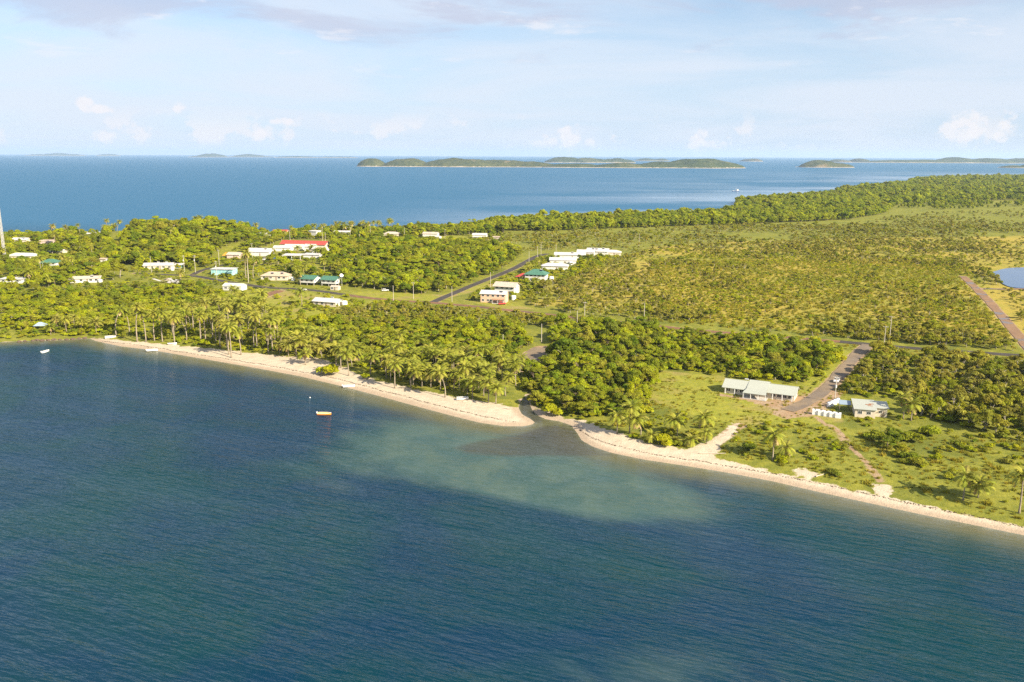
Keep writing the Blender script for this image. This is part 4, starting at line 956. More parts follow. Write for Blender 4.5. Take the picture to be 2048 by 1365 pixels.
# --- houses along the diagonal street and in the village
house(989, 604, 15.5, 8, 5.6, -12, 'gable', 1.5, 'roof_white', 'wall_peach', 'two storey peach house with white roof at the street corner', win=5, side_win=2, storeys=2, verandah=(0, 7.2, 3.0, 2.7, 'roof_rusty'), solar=[(4.5, -1.8)])
house(1014, 586, 13.5, 10, 5.2, -20, 'gable', 1.9, 'roof_cream', 'wall_white', 'raised white house with broad cream gable roof behind the peach house', stilt=0, storeys=2, win=4, side_win=2, ov=1.1)
tank(1027, 600, 1.5, 2.4, 'white round tank beside the two storey peach house')
house(1048, 559, 10, 8, 2.6, -16, 'hip', 1.9, 'roof_red', 'wall_cream', 'low house with red hipped roof in front of the green roofed house', win=3, side_win=1)
house(1073, 561, 14.5, 10.5, 5.3, -14, 'hip', 2.8, 'roof_green', 'wall_white', 'white two storey house with dark green hipped roof on the diagonal street', storeys=2, win=5, side_win=3, ov=1.0, solar=[(3.5, -1.5)])
tank(1103, 561, 1.5, 2.5, 'white round tank beside the green hipped roof house')
house(1110, 538, 20, 9, 3.0, -6, 'hip', 1.7, 'roof_white', 'wall_white', 'long white roofed house nearest above the green roofed house', win=5, side_win=2, ov=0.8, pane=False)
house(1126, 527, 21, 9, 3.2, -5, 'gable', 1.6, 'roof_white', 'wall_white', 'white house with three dark windows in the second row of the terrace', win=4, side_win=2, pane=False)
house(1140, 516, 26, 9, 3.2, -6, 'gable', 1.5, 'roof_white', 'wall_white', 'long white house in the third row of the terrace', win=5, side_win=2, solar=[(2, -1.5)], pane=False)
house(1172, 511, 15, 9, 3.4, -10, 'gable', 1.6, 'roof_white', 'wall_white', 'white house with side windows in the middle of the terrace', win=3, side_win=2, pane=False)
house(1196, 509, 19, 11, 3.4, -16, 'gable', 2.2, 'roof_white', 'wall_white', 'tall roofed white house with solar panels at the back of the terrace', win=4, side_win=2, solar=[(-4, -2.0), (-1, -2.2), (5, -1.2)], pane=False)
house(1226, 510, 14, 9, 2.8, -8, 'hip', 1.6, 'roof_white', 'wall_cream', 'white hip roofed house last at the savanna end of the terrace', win=3, side_win=1, pane=False)
house(686, 473, 17, 9, 5.2, -5, 'gable', 1.0, 'roof_white', 'wall_white', 'white two storey block house below the coconut palms', storeys=2, win=4, side_win=1, pane=False)
house(784, 474, 17, 9, 3.0, -6, 'hip', 1.8, 'roof_cream', 'wall_cream', 'tan bungalow alone on the far lawn', win=4, side_win=1, stilt=0.8, pane=False)
house(862, 475, 16, 9, 3.6, -10, 'gable', 1.4, 'roof_cream', 'wall_white', 'white bungalow with dark porch on the far lawn', win=4, side_win=2, stilt=0.8, pane=False)
house(960, 476, 15, 9, 2.6, -6, 'gable', 1.4, 'roof_white', 'wall_white', 'white roofed house half hidden by shrubs at the end of the far lawn', win=3, side_win=1, stilt=1.0, pane=False)
house(993, 478, 9, 5, 2.0, -4, 'skillion', 0.5, 'roof_tan', 'wall_grey', 'small tan roofed shed at the far scrub edge', name='shed', win=1, side_win=0, pane=False)
house(611, 497, 42, 12, 4.2, -11, 'gable', 2.6, 'roof_red', 'wall_cream', 'very long building with bright red roof in the village', name='hall', win=8, side_win=2, pane=False)
house(590, 500, 16, 8, 3.4, -6, 'gable', 1.5, 'roof_greenish', 'wall_white', 'cream roofed building in front of the long red roof', win=3, side_win=1, pane=False)
house(567, 502, 15, 7, 3.2, -4, 'gable', 1.3, 'roof_white', 'wall_white', 'white building at the western end of the long red roof', win=3, side_win=1, pane=False)
house(622, 502, 9, 7, 4.2, -8, 'gable', 1.6, 'roof_white', 'wall_white', 'small tall white gable before the middle of the red roof', win=2, side_win=1, pane=False)
house(642, 506, 12, 8, 3.6, -12, 'gable', 1.2, 'roof_white', 'wall_white', 'white building at the eastern end of the long red roof', win=2, side_win=2, pane=False)
house(626, 516, 13, 7, 2.8, -10, 'skillion', 0.6, 'roof_white', 'wall_white', 'low white flat roofed block among bushes below the red roof', win=2, side_win=1, pane=False)
house(522, 511, 19, 11, 3.6, -8, 'gable', 2.4, 'roof_white', 'wall_white', 'white house with large white gable roof west of the car park', win=4, side_win=2, solar=[(5, -1.5)], pane=False)
house(471, 516, 11, 8, 3.0, -10, 'gable', 1.6, 'roof_cream', 'wall_pink', 'pink house beside the orange tarpaulin tent', win=3, side_win=2, pane=False)
house(449, 549, 16.5, 8, 4.2, -7, 'skillion', 0.3, 'roof_white', 'wall_aqua', 'aqua house with flat white roof and teal posts', win=6, side_win=2, ov=0.7, frame='trim_teal', storeys=1, door=False, pane=False)
house(553, 559, 19, 9, 3.2, -6, 'hip', 2.2, 'roof_tan', 'wall_cream', 'cream bungalow with tan hipped roof behind the round tree', win=4, side_win=2, solar=[(-2, -2.2), (5, -2.0)])
house(621, 569, 11, 9, 3.0, -18, 'gable', 1.7, 'roof_green', 'wall_white', 'stilted house with green gable roof, the one further from the dish', stilt=1.6, win=3, side_win=2, ov=0.9)
house(664, 571, 11, 9, 3.0, -18, 'gable', 1.7, 'roof_green', 'wall_white', 'stilted house with green gable roof and satellite dish', stilt=1.6, win=3, side_win=2, ov=0.9)
house(671, 580, 5.4, 4, 2.3, -14, 'gable', 0.7, 'roof_cream', 'wall_cream', 'small cream shed below the stilted green roofed houses', name='shed', win=1, side_win=0, ov=0.2)
house(470, 580, 13.5, 7, 3.1, -13, 'gable', 1.3, 'roof_greenish', 'wall_white', 'plain white gabled house alone on the lawn above the palms', win=3, side_win=0, ov=0.3, door=False)
house(656, 611, 15.5, 8, 3.0, -20, 'gable', 1.4, 'roof_white', 'wall_cream', 'low white roofed house below the road among shrubs', win=3, side_win=2, solar=[(2, 1.2)])
tank(689, 612, 1.7, 2.7, 'big white tank beside the low white roofed house')
house(319, 538, 21, 8, 3.2, 7, 'gable', 1.5, 'roof_grey', 'wall_cream', 'long cream house with grey roof under the wooded hill', win=5, side_win=1, solar=[(-1, 1.4), (5, 1.4)])
house(173, 564, 19, 7, 2.8, 12, 'gable', 1.2, 'roof_cream', 'wall_white', 'white roofed house sunk in bushes below the dark spreading tree', win=4, side_win=1, solar=[(4, -1.0)])
house(28, 565, 15, 7, 2.6, -4, 'skillion', 0.4, 'roof_white', 'wall_white', 'flat white roof with red end at the western edge of the village', win=3, side_win=1, ov=0.8)
house(104, 537, 12, 8, 5.2, -6, 'hip', 2.0, 'roof_green', 'wall_white', 'two storey white house with green roof among western trees', storeys=2, win=3, side_win=1, verandah=(-6, 3, 2.2, 5.0, 'roof_green'))
house(116, 511, 12.5, 8, 3.2, -4, 'gable', 1.4, 'roof_white', 'wall_cream', 'white roofed house above the green roofed two storey one', win=3, side_win=1, pane=False)
house(50, 518, 24, 9, 3.2, -7, 'hip', 1.8, 'roof_greenish', 'wall_cream', 'long cream green roof near the foot of the mast', win=5, side_win=1, pane=False)
house(44, 486, 15, 8, 3.4, -6, 'gable', 1.5, 'roof_white', 'wall_cream', 'white roofed house right behind the mast', win=3, side_win=1, solar=[(3, -1.2)], pane=False)
house(183, 474, 24, 9, 3.4, 4, 'gable', 2.0, 'roof_white', 'wall_pink', 'wide white roofed house with solar panels near the far shore', win=5, side_win=1, solar=[(-2, -1.6)], pane=False)
house(96, 489, 12, 8, 3.2, 2, 'gable', 1.2, 'roof_tan', 'wall_pink', 'pinkish house hidden among yellow palms', win=3, side_win=1, pane=False)
house(209, 525, 5, 4, 3.0, -10, 'gable', 0.6, 'roof_tan', 'wall_white', 'tiny white shed between two dark spreading trees', name='shed', win=1, side_win=0, pane=False)
house(528, 474, 13, 7, 3.0, -4, 'hip', 1.4, 'roof_white', 'wall_white', 'white hip roofed house left of the red roofed house by the far shore', win=2, side_win=1, pane=False)
house(562, 470, 16, 8, 4.0, -6, 'gable', 1.8, 'roof_red', 'wall_pink', 'red roofed house by the far shore behind trees', win=3, side_win=1, pane=False)
house(630, 476, 10, 8, 7.2, -24, 'skillion', 0.5, 'roof_white', 'wall_white', 'tall narrow white building by the far lamp posts', storeys=2, win=2, side_win=2, pane=False)

def pavilion(px, py, L, W, H, yaw, rcol, pcol, label, name='pavilion', rise=0.5):
    p = G1(px, py); rt = link(name, None, None, p, math.radians(yaw)); tag(rt, label, 'shelter')
    skillion_roof(L, W, H, rise, 0.5, 0.22).build('roof', rcol, rt)
    for x in (-L / 2 + .2, 0, L / 2 - .2):
        for y in (-W / 2 + .2, W / 2 - .2): MB().box(x - .13, x + .13, y - .13, y + .13, -0.4, H + rise * (y + W / 2) / W - 0.2).build('post', pcol, rt)
    MB().box(-L / 2, L / 2, -W / 2, W / 2, -0.4, 0.08).build('floor', 'concrete', rt); register((p[0], p[1]), 0.42 * L, H)
pavilion(587, 519, 14.5, 9, 3.6, -5, 'roof_white', 'trim_white', 'open white roofed pavilion on posts at the village green')
pavilion(357, 536, 7, 6, 2.7, 4, 'roof_white', 'trim_teal', 'small carport with white top and teal posts beside the long cream house', 'carport')
def hip_shelter(px, py):
    p = G1(px, py); rt = link('beach_shelter', None, None, p, math.radians(10)); tag(rt, 'open shelter with blue grey hipped roof near the rocky lagoon shore', 'shelter')
    hip_roof(5.0, 3.6, 2.5, 1.3, 0.4).build('roof', 'roof_bluegrey', rt)
    for x in (-2.3, 2.3):
        for y in (-1.6, 1.6): MB().box(x - .08, x + .08, y - .08, y + .08, -0.4, 2.4).build('post', 'timber', rt)
    register((p[0], p[1]), 3.5, 3.6)
hip_shelter(82, 659)
def tent(px, py):
    p = G1(px, py); rt = link('tarpaulin_tent', None, None, p, math.radians(-10)); tag(rt, 'bright orange tarpaulin tent pitched beside the pink house', 'tent'); m = MB()
    m.slab([(-5, -2.6, 1.9), (3.6, -3.2, 1.5), (3.0, 0, 3.6), (-3.6, 0, 3.9)], 0.06); m.slab([(-3.6, 0, 3.9), (3.0, 0, 3.6), (3.8, 3, 1.8), (-4.6, 3, 2.0)], 0.06); m.slab([(3.0, 0, 3.6), (3.6, -3.2, 1.5), (5.4, -1.0, 0.2), (3.8, 3, 1.8)], 0.06); m.build('canopy', 'orange_paint', rt)
    for (x, y, h) in ((-4.9, -2.5, 1.85), (3.5, -3.1, 1.45), (-4.5, 2.9, 1.9), (3.7, 2.9, 1.7)): MB().tube([(x, y, -.3), (x, y, h)], 0.05, 6).build('pole', 'steel', rt)
    register((p[0], p[1]), 5, 3.6)
tent(459, 516)
def ruin(px, py):
    p = G1(px, py); rt = link('ruined_shed', None, None, p, math.radians(-12)); tag(rt, 'collapsed grey shed with tilted roofing sheets below the village road', 'shed'); r = np.random.default_rng(5)
    for i in range(13):
        x = r.uniform(-9, 9); y = r.uniform(-3, 3); a = r.uniform(1.2, 2.8); b = r.uniform(0.8, 1.8); t1, t2 = r.uniform(-.5, .5, 2); z = r.uniform(0.6, 2.2)
        m = MB(); m.slab([(x - a, y - b, z - t1 * a - t2 * b), (x + a, y - b, z + t1 * a - t2 * b), (x + a, y + b, z + t1 * a + t2 * b), (x - a, y + b, z - t1 * a + t2 * b)], 0.05); m.build('roof_sheet', ['roof_grey', 'concrete', 'roof_cream', 'roof_grey'][i % 4], rt)
    for i in range(12):
        x = r.uniform(-9, 9); y = r.uniform(-3, 3); MB().tube([(x, y, -0.3), (x + r.uniform(-.5, .5), y, r.uniform(1.2, 2.6))], 0.09, 6).build('post', 'timber', rt)
    MB().box(3, 6, -2.5, 1.5, -0.4, 1.6).build('wall', 'wall_grey', rt); register((p[0], p[1]), 9.5, 2.6)
ruin(340, 566)
def dish(px, py):
    p = G1(px, py + 20); o = link('satellite_dish', None, None, (p[0], p[1], p[2])); tag(o, 'round satellite dish on a mast above the stilted house', 'dish'); h = 7.2
    MB().tube([(0, 0, -0.3), (0, 0, h)], 0.09, 8).build('mast', 'steel', o)
    m = MB(); prof = [(0.06, 0), (0.5, 0.06), (1.0, 0.26), (1.25, 0.44), (1.25, 0.5), (1.0, 0.32), (0.05, 0.06)]; m.lathe(prof, 20); b = m.build('reflector', 'tank_white', o, (0, -0.2, h)); b.rotation_euler = (math.radians(55), 0, math.radians(25)); MB().tube([(0, 0, 0.05), (0, 0, 0.9)], 0.04, 6).build('feed_arm', 'steel', b)
dish(684, 553)

# --- poles and the mast
POLES = [(1669, 806, 756, 2, 'pole with crossbar and transformer box above the round white tanks'), (1768, 691, 656, 1, 'pole with crossbar at the road junction'), (1779, 679, 637, 1, 'taller pole just behind the junction pole'),
         (1169, 641, 605, 1, 'crossbar pole beside the dirt road in the scrub'), (1154, 652, 622, 0, 'plain pole in scrub in front of the dirt road crossbar pole'), (1288, 643, 607, 0, 'plain pole at the savanna edge east of the crossbar pole'), (1083, 686, 648, 0, 'plain pole above the hidden creek clearing'),
         (1006, 694, 674, 0, 'short pole behind the coconut grove near the creek'), (827, 599, 566, 1, 'lamp pole on the grass verge before the central wood'), (787, 606, 572, 0, 'pole on the near side of the dirt road by the central wood'), (904, 604, 573, 0, 'pole beside the corner of the diagonal street'),
         (981, 575, 545, 0, 'pole behind the peach house on the diagonal street'), (1058, 531, 504, 0, 'pole halfway up the diagonal street'), (1075, 517, 493, 0, 'pole at the top bend of the diagonal street'), (1082, 512, 488, 0, 'pole just past the top bend of the street'), (1112, 506, 488, 0, 'pole behind the white terrace'),
         (1278, 492, 469, 0, 'lone pole in the savanna past the terrace'), (391, 546, 510, 2, 'crossbar pole at the village road bend'), (369, 544, 514, 2, 'crossbar pole beside the small teal carport'), (439, 535, 502, 1, 'crossbar pole behind the aqua house'), (434, 560, 517, 2, 'lamp pole in front of the aqua house'),
         (505, 519, 488, 1, 'crossbar pole before the large white gabled house'), (497, 566, 528, 0, 'pole between the village palms and the tan roofed bungalow'), (580, 481, 463, 1, 'pole behind the long red roof'), (645, 483, 456, 1, 'tall lamp post right of the tall narrow building'), (651, 484, 468, 1, 'short lamp post right of the tall narrow building'),
         (701, 476, 456, 1, 'pole beside the white block house'), (741, 478, 452, 0, 'bare pole on the far lawn among palms'), (809, 476, 456, 0, 'pole on the far lawn east of the tan bungalow'), (890, 477, 459, 0, 'pole on the far lawn east of the white bungalow'), (303, 545, 516, 0, 'pole in front of the long cream house'), (719, 480, 468, 0, 'short pole on the far lawn before the palms')]
for (px, pb, pt, arms, lab) in POLES:
    p = G1(px, pb); s = px_scale(p); h = min(13.0, max(6.0, (pb - pt) * s * 1.02)); o = link('utility_pole', None, None, p, math.radians(-20)); tag(o, lab, 'pole', 'utility poles')
    MB().tube([(0, 0, -0.8), (0, 0, h * 0.5), (0, 0, h)], [0.17, 0.15, 0.12], 8).build('post', 'pole_timber', o)
    for k in range(arms):
        zc = h - 0.35 - 0.9 * k; c = MB().box(-1.15, 1.15, -0.19, -0.07, zc - 0.07, zc + 0.07).build('crossarm', 'pole_timber', o)
        m = MB()
        for x in (-1.0, -0.4, 0.4, 1.0): m.lathe([(0.05, zc + 0.07), (0.07, zc + 0.16), (0.03, zc + 0.27)], 7, x, -0.13)
        m.build('insulator', 'tank_white', c)
    if arms == 2: MB().lathe([(0.3, h - 4.2), (0.33, h - 4.1), (0.33, h - 3.2), (0.25, h - 3.1)], 14, 0, -0.5).build('transformer', 'steel', o)
    CLEAR.append((p[0], p[1], 1.2)); VIEWBOX.append((px - 4, px + 4, pt, pb, float(project(*p)[2])))
def mast():
    p = G1(10, 522); H = 66.0; o = link('communication_mast', None, None, p, math.radians(15)); tag(o, 'tall pale lattice communication mast at the left edge', 'tower'); n = 22
    for k in range(3):
        a = 2.094 * k; MB().tube([(1.3 * math.cos(a), 1.3 * math.sin(a), -0.5), (0.6 * math.cos(a), 0.6 * math.sin(a), H)], [0.17, 0.13], 7).build('leg', 'wall_grey', o)
    m = MB()
    for i in range(n):
        t0, t1 = i / n, (i + 1) / n; r0, r1 = 1.3 - .7 * t0, 1.3 - .7 * t1
        for k in range(3):
            a, b = 2.094 * k, 2.094 * (k + 1); m.tube([(r0 * math.cos(a), r0 * math.sin(a), H * t0), (r1 * math.cos(b), r1 * math.sin(b), H * t1)], 0.08, 5); m.tube([(r1 * math.cos(a), r1 * math.sin(a), H * t1), (r1 * math.cos(b), r1 * math.sin(b), H * t1)], 0.05, 5); m.tube([(r1 * math.cos(a), r1 * math.sin(a), H * t1), (r0 * math.cos(b), r0 * math.sin(b), H * t0)], 0.06, 5)
    m.build('bracing', 'wall_grey', o); MB().tube([(0.2, 0.2, 0), (0.2, 0.2, H)], 0.2, 6).build('cable_run', 'steel', o)
    for k in range(3):
        a = 2.094 * k + 0.5; m = MB().box(-0.2, 0.2, -0.12, 0.12, -1.2, 1.2); b = m.build('panel_antenna', 'tank_white', o, (1.5 * math.cos(a), 1.5 * math.sin(a), H - 1.4), a); MB().tube([(-0.1, 0, 0), (-1.3 * 1, 0, 0)], 0.04, 5).build('bracket', 'steel', b)
    b = MB().lathe([(0.05, 0), (0.8, 0.1), (0.9, 0.3), (0.9, 0.55), (0.05, 0.6)], 16).build('drum_antenna', 'tank_white', o, (0.9, -0.9, H - 14)); b.rotation_euler = (math.radians(90), 0, 0.4)
    MB().tube([(0, 0, H), (0, 0, H + 3.2)], 0.06, 6).build('whip_antenna', 'steel', o); CLEAR.append((p[0], p[1], 3))
mast()

# --- vehicles
def car(px, py, yaw, body, label, ute=False):
    p = G1(px, py); o = link('parked_car', None, None, (p[0], p[1], p[2] + 0.12), math.radians(yaw)); tag(o, label, 'car'); L, W = 4.6, 1.78
    prof = [(-2.3, .45), (-2.3, .95), (-2.15, 1.02), (-.95 if not ute else -.1, 1.05), (1.0, 1.05), (2.15, .95), (2.3, .8), (2.3, .45)]
    m = MB(); n = len(prof); V = [(x, -W / 2, z) for x, z in prof] + [(x, W / 2, z) for x, z in prof]; m.add(V, [tuple(range(n)), tuple(range(2 * n - 1, n - 1, -1))] + [(i, n + i, n + (i + 1) % n, (i + 1) % n) for i in range(n)]); m.build('body', body, o)
    x0, x1 = (-2.0, 0.95) if not ute else (-.55, 0.95); cab = [(x0, 1.03), (x0 + .3, 1.62), (x1 - .75, 1.64), (x1, 1.03)]; m = MB(); n = 4; w2 = W / 2 - .12; V = [(x, -w2, z) for x, z in cab] + [(x, w2, z) for x, z in cab]; m.add(V, [tuple(range(n)), tuple(range(2 * n - 1, n - 1, -1))] + [(i, n + i, n + (i + 1) % n, (i + 1) % n) for i in range(n)]); c = m.build('cabin', 'window_glass', o)
    MB().box(x0 + .28, x1 - .72, -w2 - .01, w2 + .01, 1.615, 1.68).build('roof', body, o)
    for x in (-1.45, 1.4):
        for y in (-W / 2 + .02, W / 2 - .02):
            w_ = MB().lathe([(.16, -.1), (.34, -.09), (.34, .09), (.16, .1)], 16).build('wheel', 'rubber', o, (x, y, .34)); w_.rotation_euler = (math.radians(90), 0, 0)
    for y in (-.6, .6): MB().box(2.29, 2.33, y - .17, y + .17, .72, .88).build('headlight', 'tank_white', o)
    return o
car(1673, 765, 62, 'car_white', 'white utility vehicle on the gravel road behind the crossbar pole', True)
car(1069, 733, 25, 'blue_paint', 'dark blue car parked in the wet gravel clearing by the creek')
car(771, 583, 10, 'car_white', 'white car abandoned on the grass before the central wood')
car(155, 522, 20, 'red_paint', 'red car among trees in the western village')

car(530, 521, 75, 'car_white', 'white car in the village car park before the large white gable')
car(548, 519, 80, 'blue_paint', 'dark car in the village car park beside the pavilion')
car(606, 582, -8, 'car_white', 'white car on the asphalt below the stilted houses')
car(1004, 610, 15, 'red_paint', 'red car parked on the grass before the peach house')
tank(345, 541, 1.3, 2.2, 'white tank at the end of the long cream house'); tank(201, 566, 1.3, 2.2, 'white tank at the end of the sunken white roof'); tank(586, 562, 1.3, 2.2, 'white tank beside the tan roofed bungalow'); tank(1141, 530, 1.4, 2.4, 'white tank behind the second terrace house'); tank(880, 478, 1.4, 2.4, 'white tank beside the far white bungalow')
# --- boats
def boat(p, L, yaw, hull, inner, label, name='dinghy', motor=True, z=0.0, tilt=0.0, bench=3):
    o = link(name, None, None, (p[0], p[1], z), math.radians(yaw)); o.rotation_euler = (tilt, 0, math.radians(yaw)); tag(o, label, 'boat'); n = 13; rows = []
    for i in range(n):
        t = i / (n - 1); x = -L / 2 + L * t; b = 0.20 * L * (1 - max(0, (t - .45) / .55) ** 2.2) * (0.92 + .08 * min(1, t * 4)) + 0.012; sh_ = 0.62 + 0.28 * t ** 2; k = -0.22 + 0.35 * max(0, (t - .7) / .3) ** 2
        rows.append([(x, -b, sh_), (x, -b * .86, .12 + .2 * t * t), (x, 0, k), (x, b * .86, .12 + .2 * t * t), (x, b, sh_)])
    V = [q for r_ in rows for q in r_]; F = []
    for i in range(n - 1):
        for j in range(4): F.append((i * 5 + j, (i + 1) * 5 + j, (i + 1) * 5 + j + 1, i * 5 + j + 1))
    F.append((0, 1, 2, 3, 4)); m = MB(); m.add(V, F); m.build('hull', hull, o, smooth=False)
    V2 = [(x * .97, y * .93, z + (.015 if j in (0, 4) else .10)) for r_ in rows for j, (x, y, z) in enumerate(r_)]; m = MB(); m.add(V2, [f[::-1] for f in F]); m.build('inner_hull', inner, o)
    m = MB(); m.tube([r_[0] for r_ in rows], 0.055, 6); m.tube([r_[4] for r_ in rows], 0.055, 6); m.build('gunwale', 'tank_white', o)
    for k in range(bench):
        x = -L * .3 + L * .22 * k; b = .18 * L * (.98 if x < 0 else .9); MB().box(x - .16, x + .16, -b, b, .40, .46).build('thwart', inner, o)
    if motor:
        e = MB().box(-L / 2 - .42, -L / 2 - .08, -.19, .19, .55, 1.08).build('outboard_motor', 'tank_white', o); MB().box(-L / 2 - .30, -L / 2 - .18, -.06, .06, -.35, .55).build('shaft', 'rubber', e)
    return o
boat(P(649, 830), 4.9, -6, 'orange_paint', 'yellow_paint', 'bright orange and yellow dinghy moored alone on the lagoon', z=-0.02)
boat(P(698, 775), 4.6, 8, 'tank_white', 'wall_grey', 'white dinghy at the water edge of the beach below the round bush', z=0.12)
boat(P(305, 703), 4.8, 12, 'tank_white', 'tank_white', 'white dinghy nosed onto the sand below the tall western palms', z=0.12)
boat(P(91, 705), 4.2, 70, 'tank_white', 'wall_grey', 'small white dinghy moored off the rocky western shore', z=-0.02)
q = G1(221, 677); boat(q, 5.0, 25, 'tank_white', 'wall_grey', 'white boat drawn up on the beach at its western end', z=q[2] + 0.25, tilt=0.25, motor=False)
q = G1(345, 690); boat(q, 4.2, -5, 'tank_white', 'wall_grey', 'pale dinghy lying on the sand under the palms', z=q[2] + 0.2, tilt=-0.2, motor=False)
q = G1(925, 800); boat(q, 4.4, 5, 'tank_white', 'wall_grey', 'white dinghy in the shade of the coconut grove near the creek', z=q[2] + 0.2, tilt=0.15, motor=False)
q = P(620, 796); b = link('mooring_buoy', None, None, (q[0], q[1], 0)); tag(b, 'small pale mooring buoy near the orange dinghy', 'buoy'); MB().lathe([(.05, -.3), (.2, -.18), (.25, .03), (.2, .2), (.06, .3)], 14).build('float', 'tank_white', b); MB().tube([(0, 0, .28), (0, 0, .5)], .03, 6).build('ring_post', 'steel', b)
def trawler():
    p = P(1472, 383); o = boat(p, 20, 8, 'blue_paint', 'wall_grey', 'far trawler anchored off the mangrove point', 'fishing_boat', False, -0.2, 0, 0); o.scale = (1, 1, 2.2)
    MB().box(1.5, 6.0, -2.0, 2.0, .6, 2.3).build('wheelhouse', 'wall_white', o)
    for s in (-1, 1): MB().tube([(0, s * 1.0, 1), (0, s * 8, 3.6)], .14, 6).build('outrigger', 'steel', o)
    MB().tube([(1, 0, .6), (1, 0, 5)], .15, 6).build('mast', 'steel', o)
trawler()

# ------------------------------------------------------------------ coconut palms
def grove(pts, n, hr, label, group, seed, fr=False, mind=3.0):
    poly = Gline(pts); r = np.random.default_rng(700 + seed); out = []; tries = 0
    while len(out) < n and tries < n * 60:
        tries += 1; q = r.uniform(poly.min(0), poly.max(0))
        if not inside(poly, q[:1], q[1:])[0] or any((q[0] - a) ** 2 + (q[1] - b) ** 2 < mind ** 2 for a, b in out): continue
        if not clear_of(q[:1], q[1:], 1.0, 1.0, False)[0]: continue
        out.append(tuple(q))
    made = []
    for (x, y) in out:
        z = float(height(np.array([x]), np.array([y]))[0])
        h = float(view_limit(np.array([x]), np.array([y]), np.array([z]), np.array([r.uniform(*hr)]), np.array([1.5]))[0])
        if h < 2.5: continue
        o = palm(x, y, z, h, r.uniform(0.66, 1.02), int(r.integers(0, 8)), r.uniform(0, 6.28), '', group, fr); made.append((o, label, 'palm tree', group, x, y, float(project(x, y, z)[0]), h)); CLEAR.append((x, y, 0.6))
    spread_labels(made)
PALMS = [  # singled-out palms: base pixel, crown pixel row, variant, label, crown scale
    (233, 672, 624, 1, 'first tall palm of the western row, nearest the rocky shore'), (259, 666, 628, 2, 'second tall palm of the western row'), (275, 684, 618, 4, 'tallest leaning palm of the western row'), (292, 684, 632, 5, 'fourth palm of the western row above the sand'), (309, 682, 628, 7, 'fifth palm of the western row'), (325, 684, 630, 0, 'last slim palm of the western row'),
    (193, 669, 645, 3, 'short bushy palm leaning over the western end of the beach'),
    (545, 703, 640, 3, 'tall palm at the eastern end of the dense grove'), (514, 698, 633, 0, 'highest palm in the dense western grove'), (463, 716, 655, 3, 'palm standing on the beach edge of the dense grove'),
    (611, 730, 706, 3, 'short yellow palm alone on open sand left of the round bush'), (697, 752, 706, 4, 'palm leaning behind the big round bush'),
    (790, 777, 726, 0, 'palm on the sand right of the small round bush'), (927, 770, 712, 3, 'tallest straight palm in the creek grove'), (890, 795, 745, 5, 'leaning palm at the front of the creek grove'), (945, 797, 760, 0, 'front palm with low crown in the creek grove'), (977, 806, 762, 3, 'palm with dark trunk nearest the creek spit'), (992, 808, 770, 1, 'low palm beside the creek spit'), (908, 778, 745, 2, 'palm behind the leaning front palm of the creek grove'), (845, 772, 738, 1, 'bushy palm in the middle of the creek grove front'), (822, 775, 735, 2, 'palm left of the bushy one in the creek grove front'),
    (1234, 868, 827, 0, 'first palm of the three by the creek beach'), (1259, 867, 812, 3, 'tallest of the three palms by the creek beach'), (1281, 870, 833, 5, 'third of the three palms by the creek beach'), (1302, 885, 868, 3, 'small young palm behind the bright bush'), (1354, 872, 838, 4, 'dark palm behind the bright beach bush'), (1408, 882, 832, 3, 'big crowned palm left of the sandy track'), (1413, 888, 862, 0, 'lower palm under the big crowned one by the track'), (1382, 893, 878, 3, 'small palm at the mouth of the sandy track'),
    (1545, 921, 868, 0, 'thick palm alone on the grass bank east of the sandy track'), (1571, 918, 892, 3, 'small withered palm behind the lone thick palm'),
    (1806, 838, 800, 1, 'palm right of the cream corner house'), (1822, 842, 808, 3, 'second lower palm right of the cream corner house'),
    (1926, 1001, 955, 3, 'left of two palms together on the eastern beach bank'), (1956, 996, 965, 0, 'right of two palms together on the eastern beach bank'), (2038, 1027, 958, 3, 'tall slim palm by the eastern picture edge'),
    (497, 562, 508, 3, 'tall village palm beside the aqua house'), (492, 560, 512, 0, 'second tall village palm beside the aqua house'), (507, 556, 520, 1, 'third lower village palm beside the aqua house'), (601, 571, 545, 0, 'palm between the tan bungalow and the stilted houses'), (604, 613, 582, 3, 'lone palm on the slope below the red dirt turnoff'),
    (10, 538, 505, 3, 'palm at the foot of the communication mast'), (82, 545, 520, 3, 'thin palm left of the green roofed two storey house'), (127, 535, 515, 0, 'palm right of the green roofed two storey house'), (111, 495, 473, 3, 'tall yellow palm above the western village'), (1072, 578, 560, 3, 'bushy palm between the peach and green roofed houses'), (362, 565, 545, 0, 'yellow palm standing in the collapsed shed'), (98, 575, 558, 3, 'drooping palm among bushes below the village')]
for (px, pb, pt, v, lab) in PALMS:
    p = G1(px, pb); s = px_scale(p); h = max(2.2, (pb - pt) * s * 1.02 - 0.6); fr = s < 0.24
    palm(p[0], p[1], p[2], h, 0.88 if h > 4 else 0.66, v, random.uniform(0, 6.28), lab, 'coconut palms', fr); CLEAR.append((p[0], p[1], 1.0))
    VIEWBOX.append((px - 8, px + 8, pt - 6, pb - 0.35 * (pb - pt), float(project(*p)[2])))
grove([(335, 690), (345, 660), (400, 640), (470, 630), (540, 645), (560, 680), (552, 706), (480, 715), (420, 700)], 62, (9.5, 13.5), 'coconut palm in the dense grove at the western beach', 'dense western coconut grove', 1, False, 3.6)
grove([(420, 640), (480, 600), (530, 610), (545, 640), (480, 640)], 16, (8, 11), 'coconut palm on the slope behind the dense western grove', 'palms behind the western grove', 2, False, 5)
grove([(555, 712), (565, 690), (640, 690), (720, 720), (740, 740), (690, 738), (620, 722)], 32, (4.0, 9.0), 'bushy palm between the dense grove and the round bush', 'middle beach palms', 3, False, 3.4)
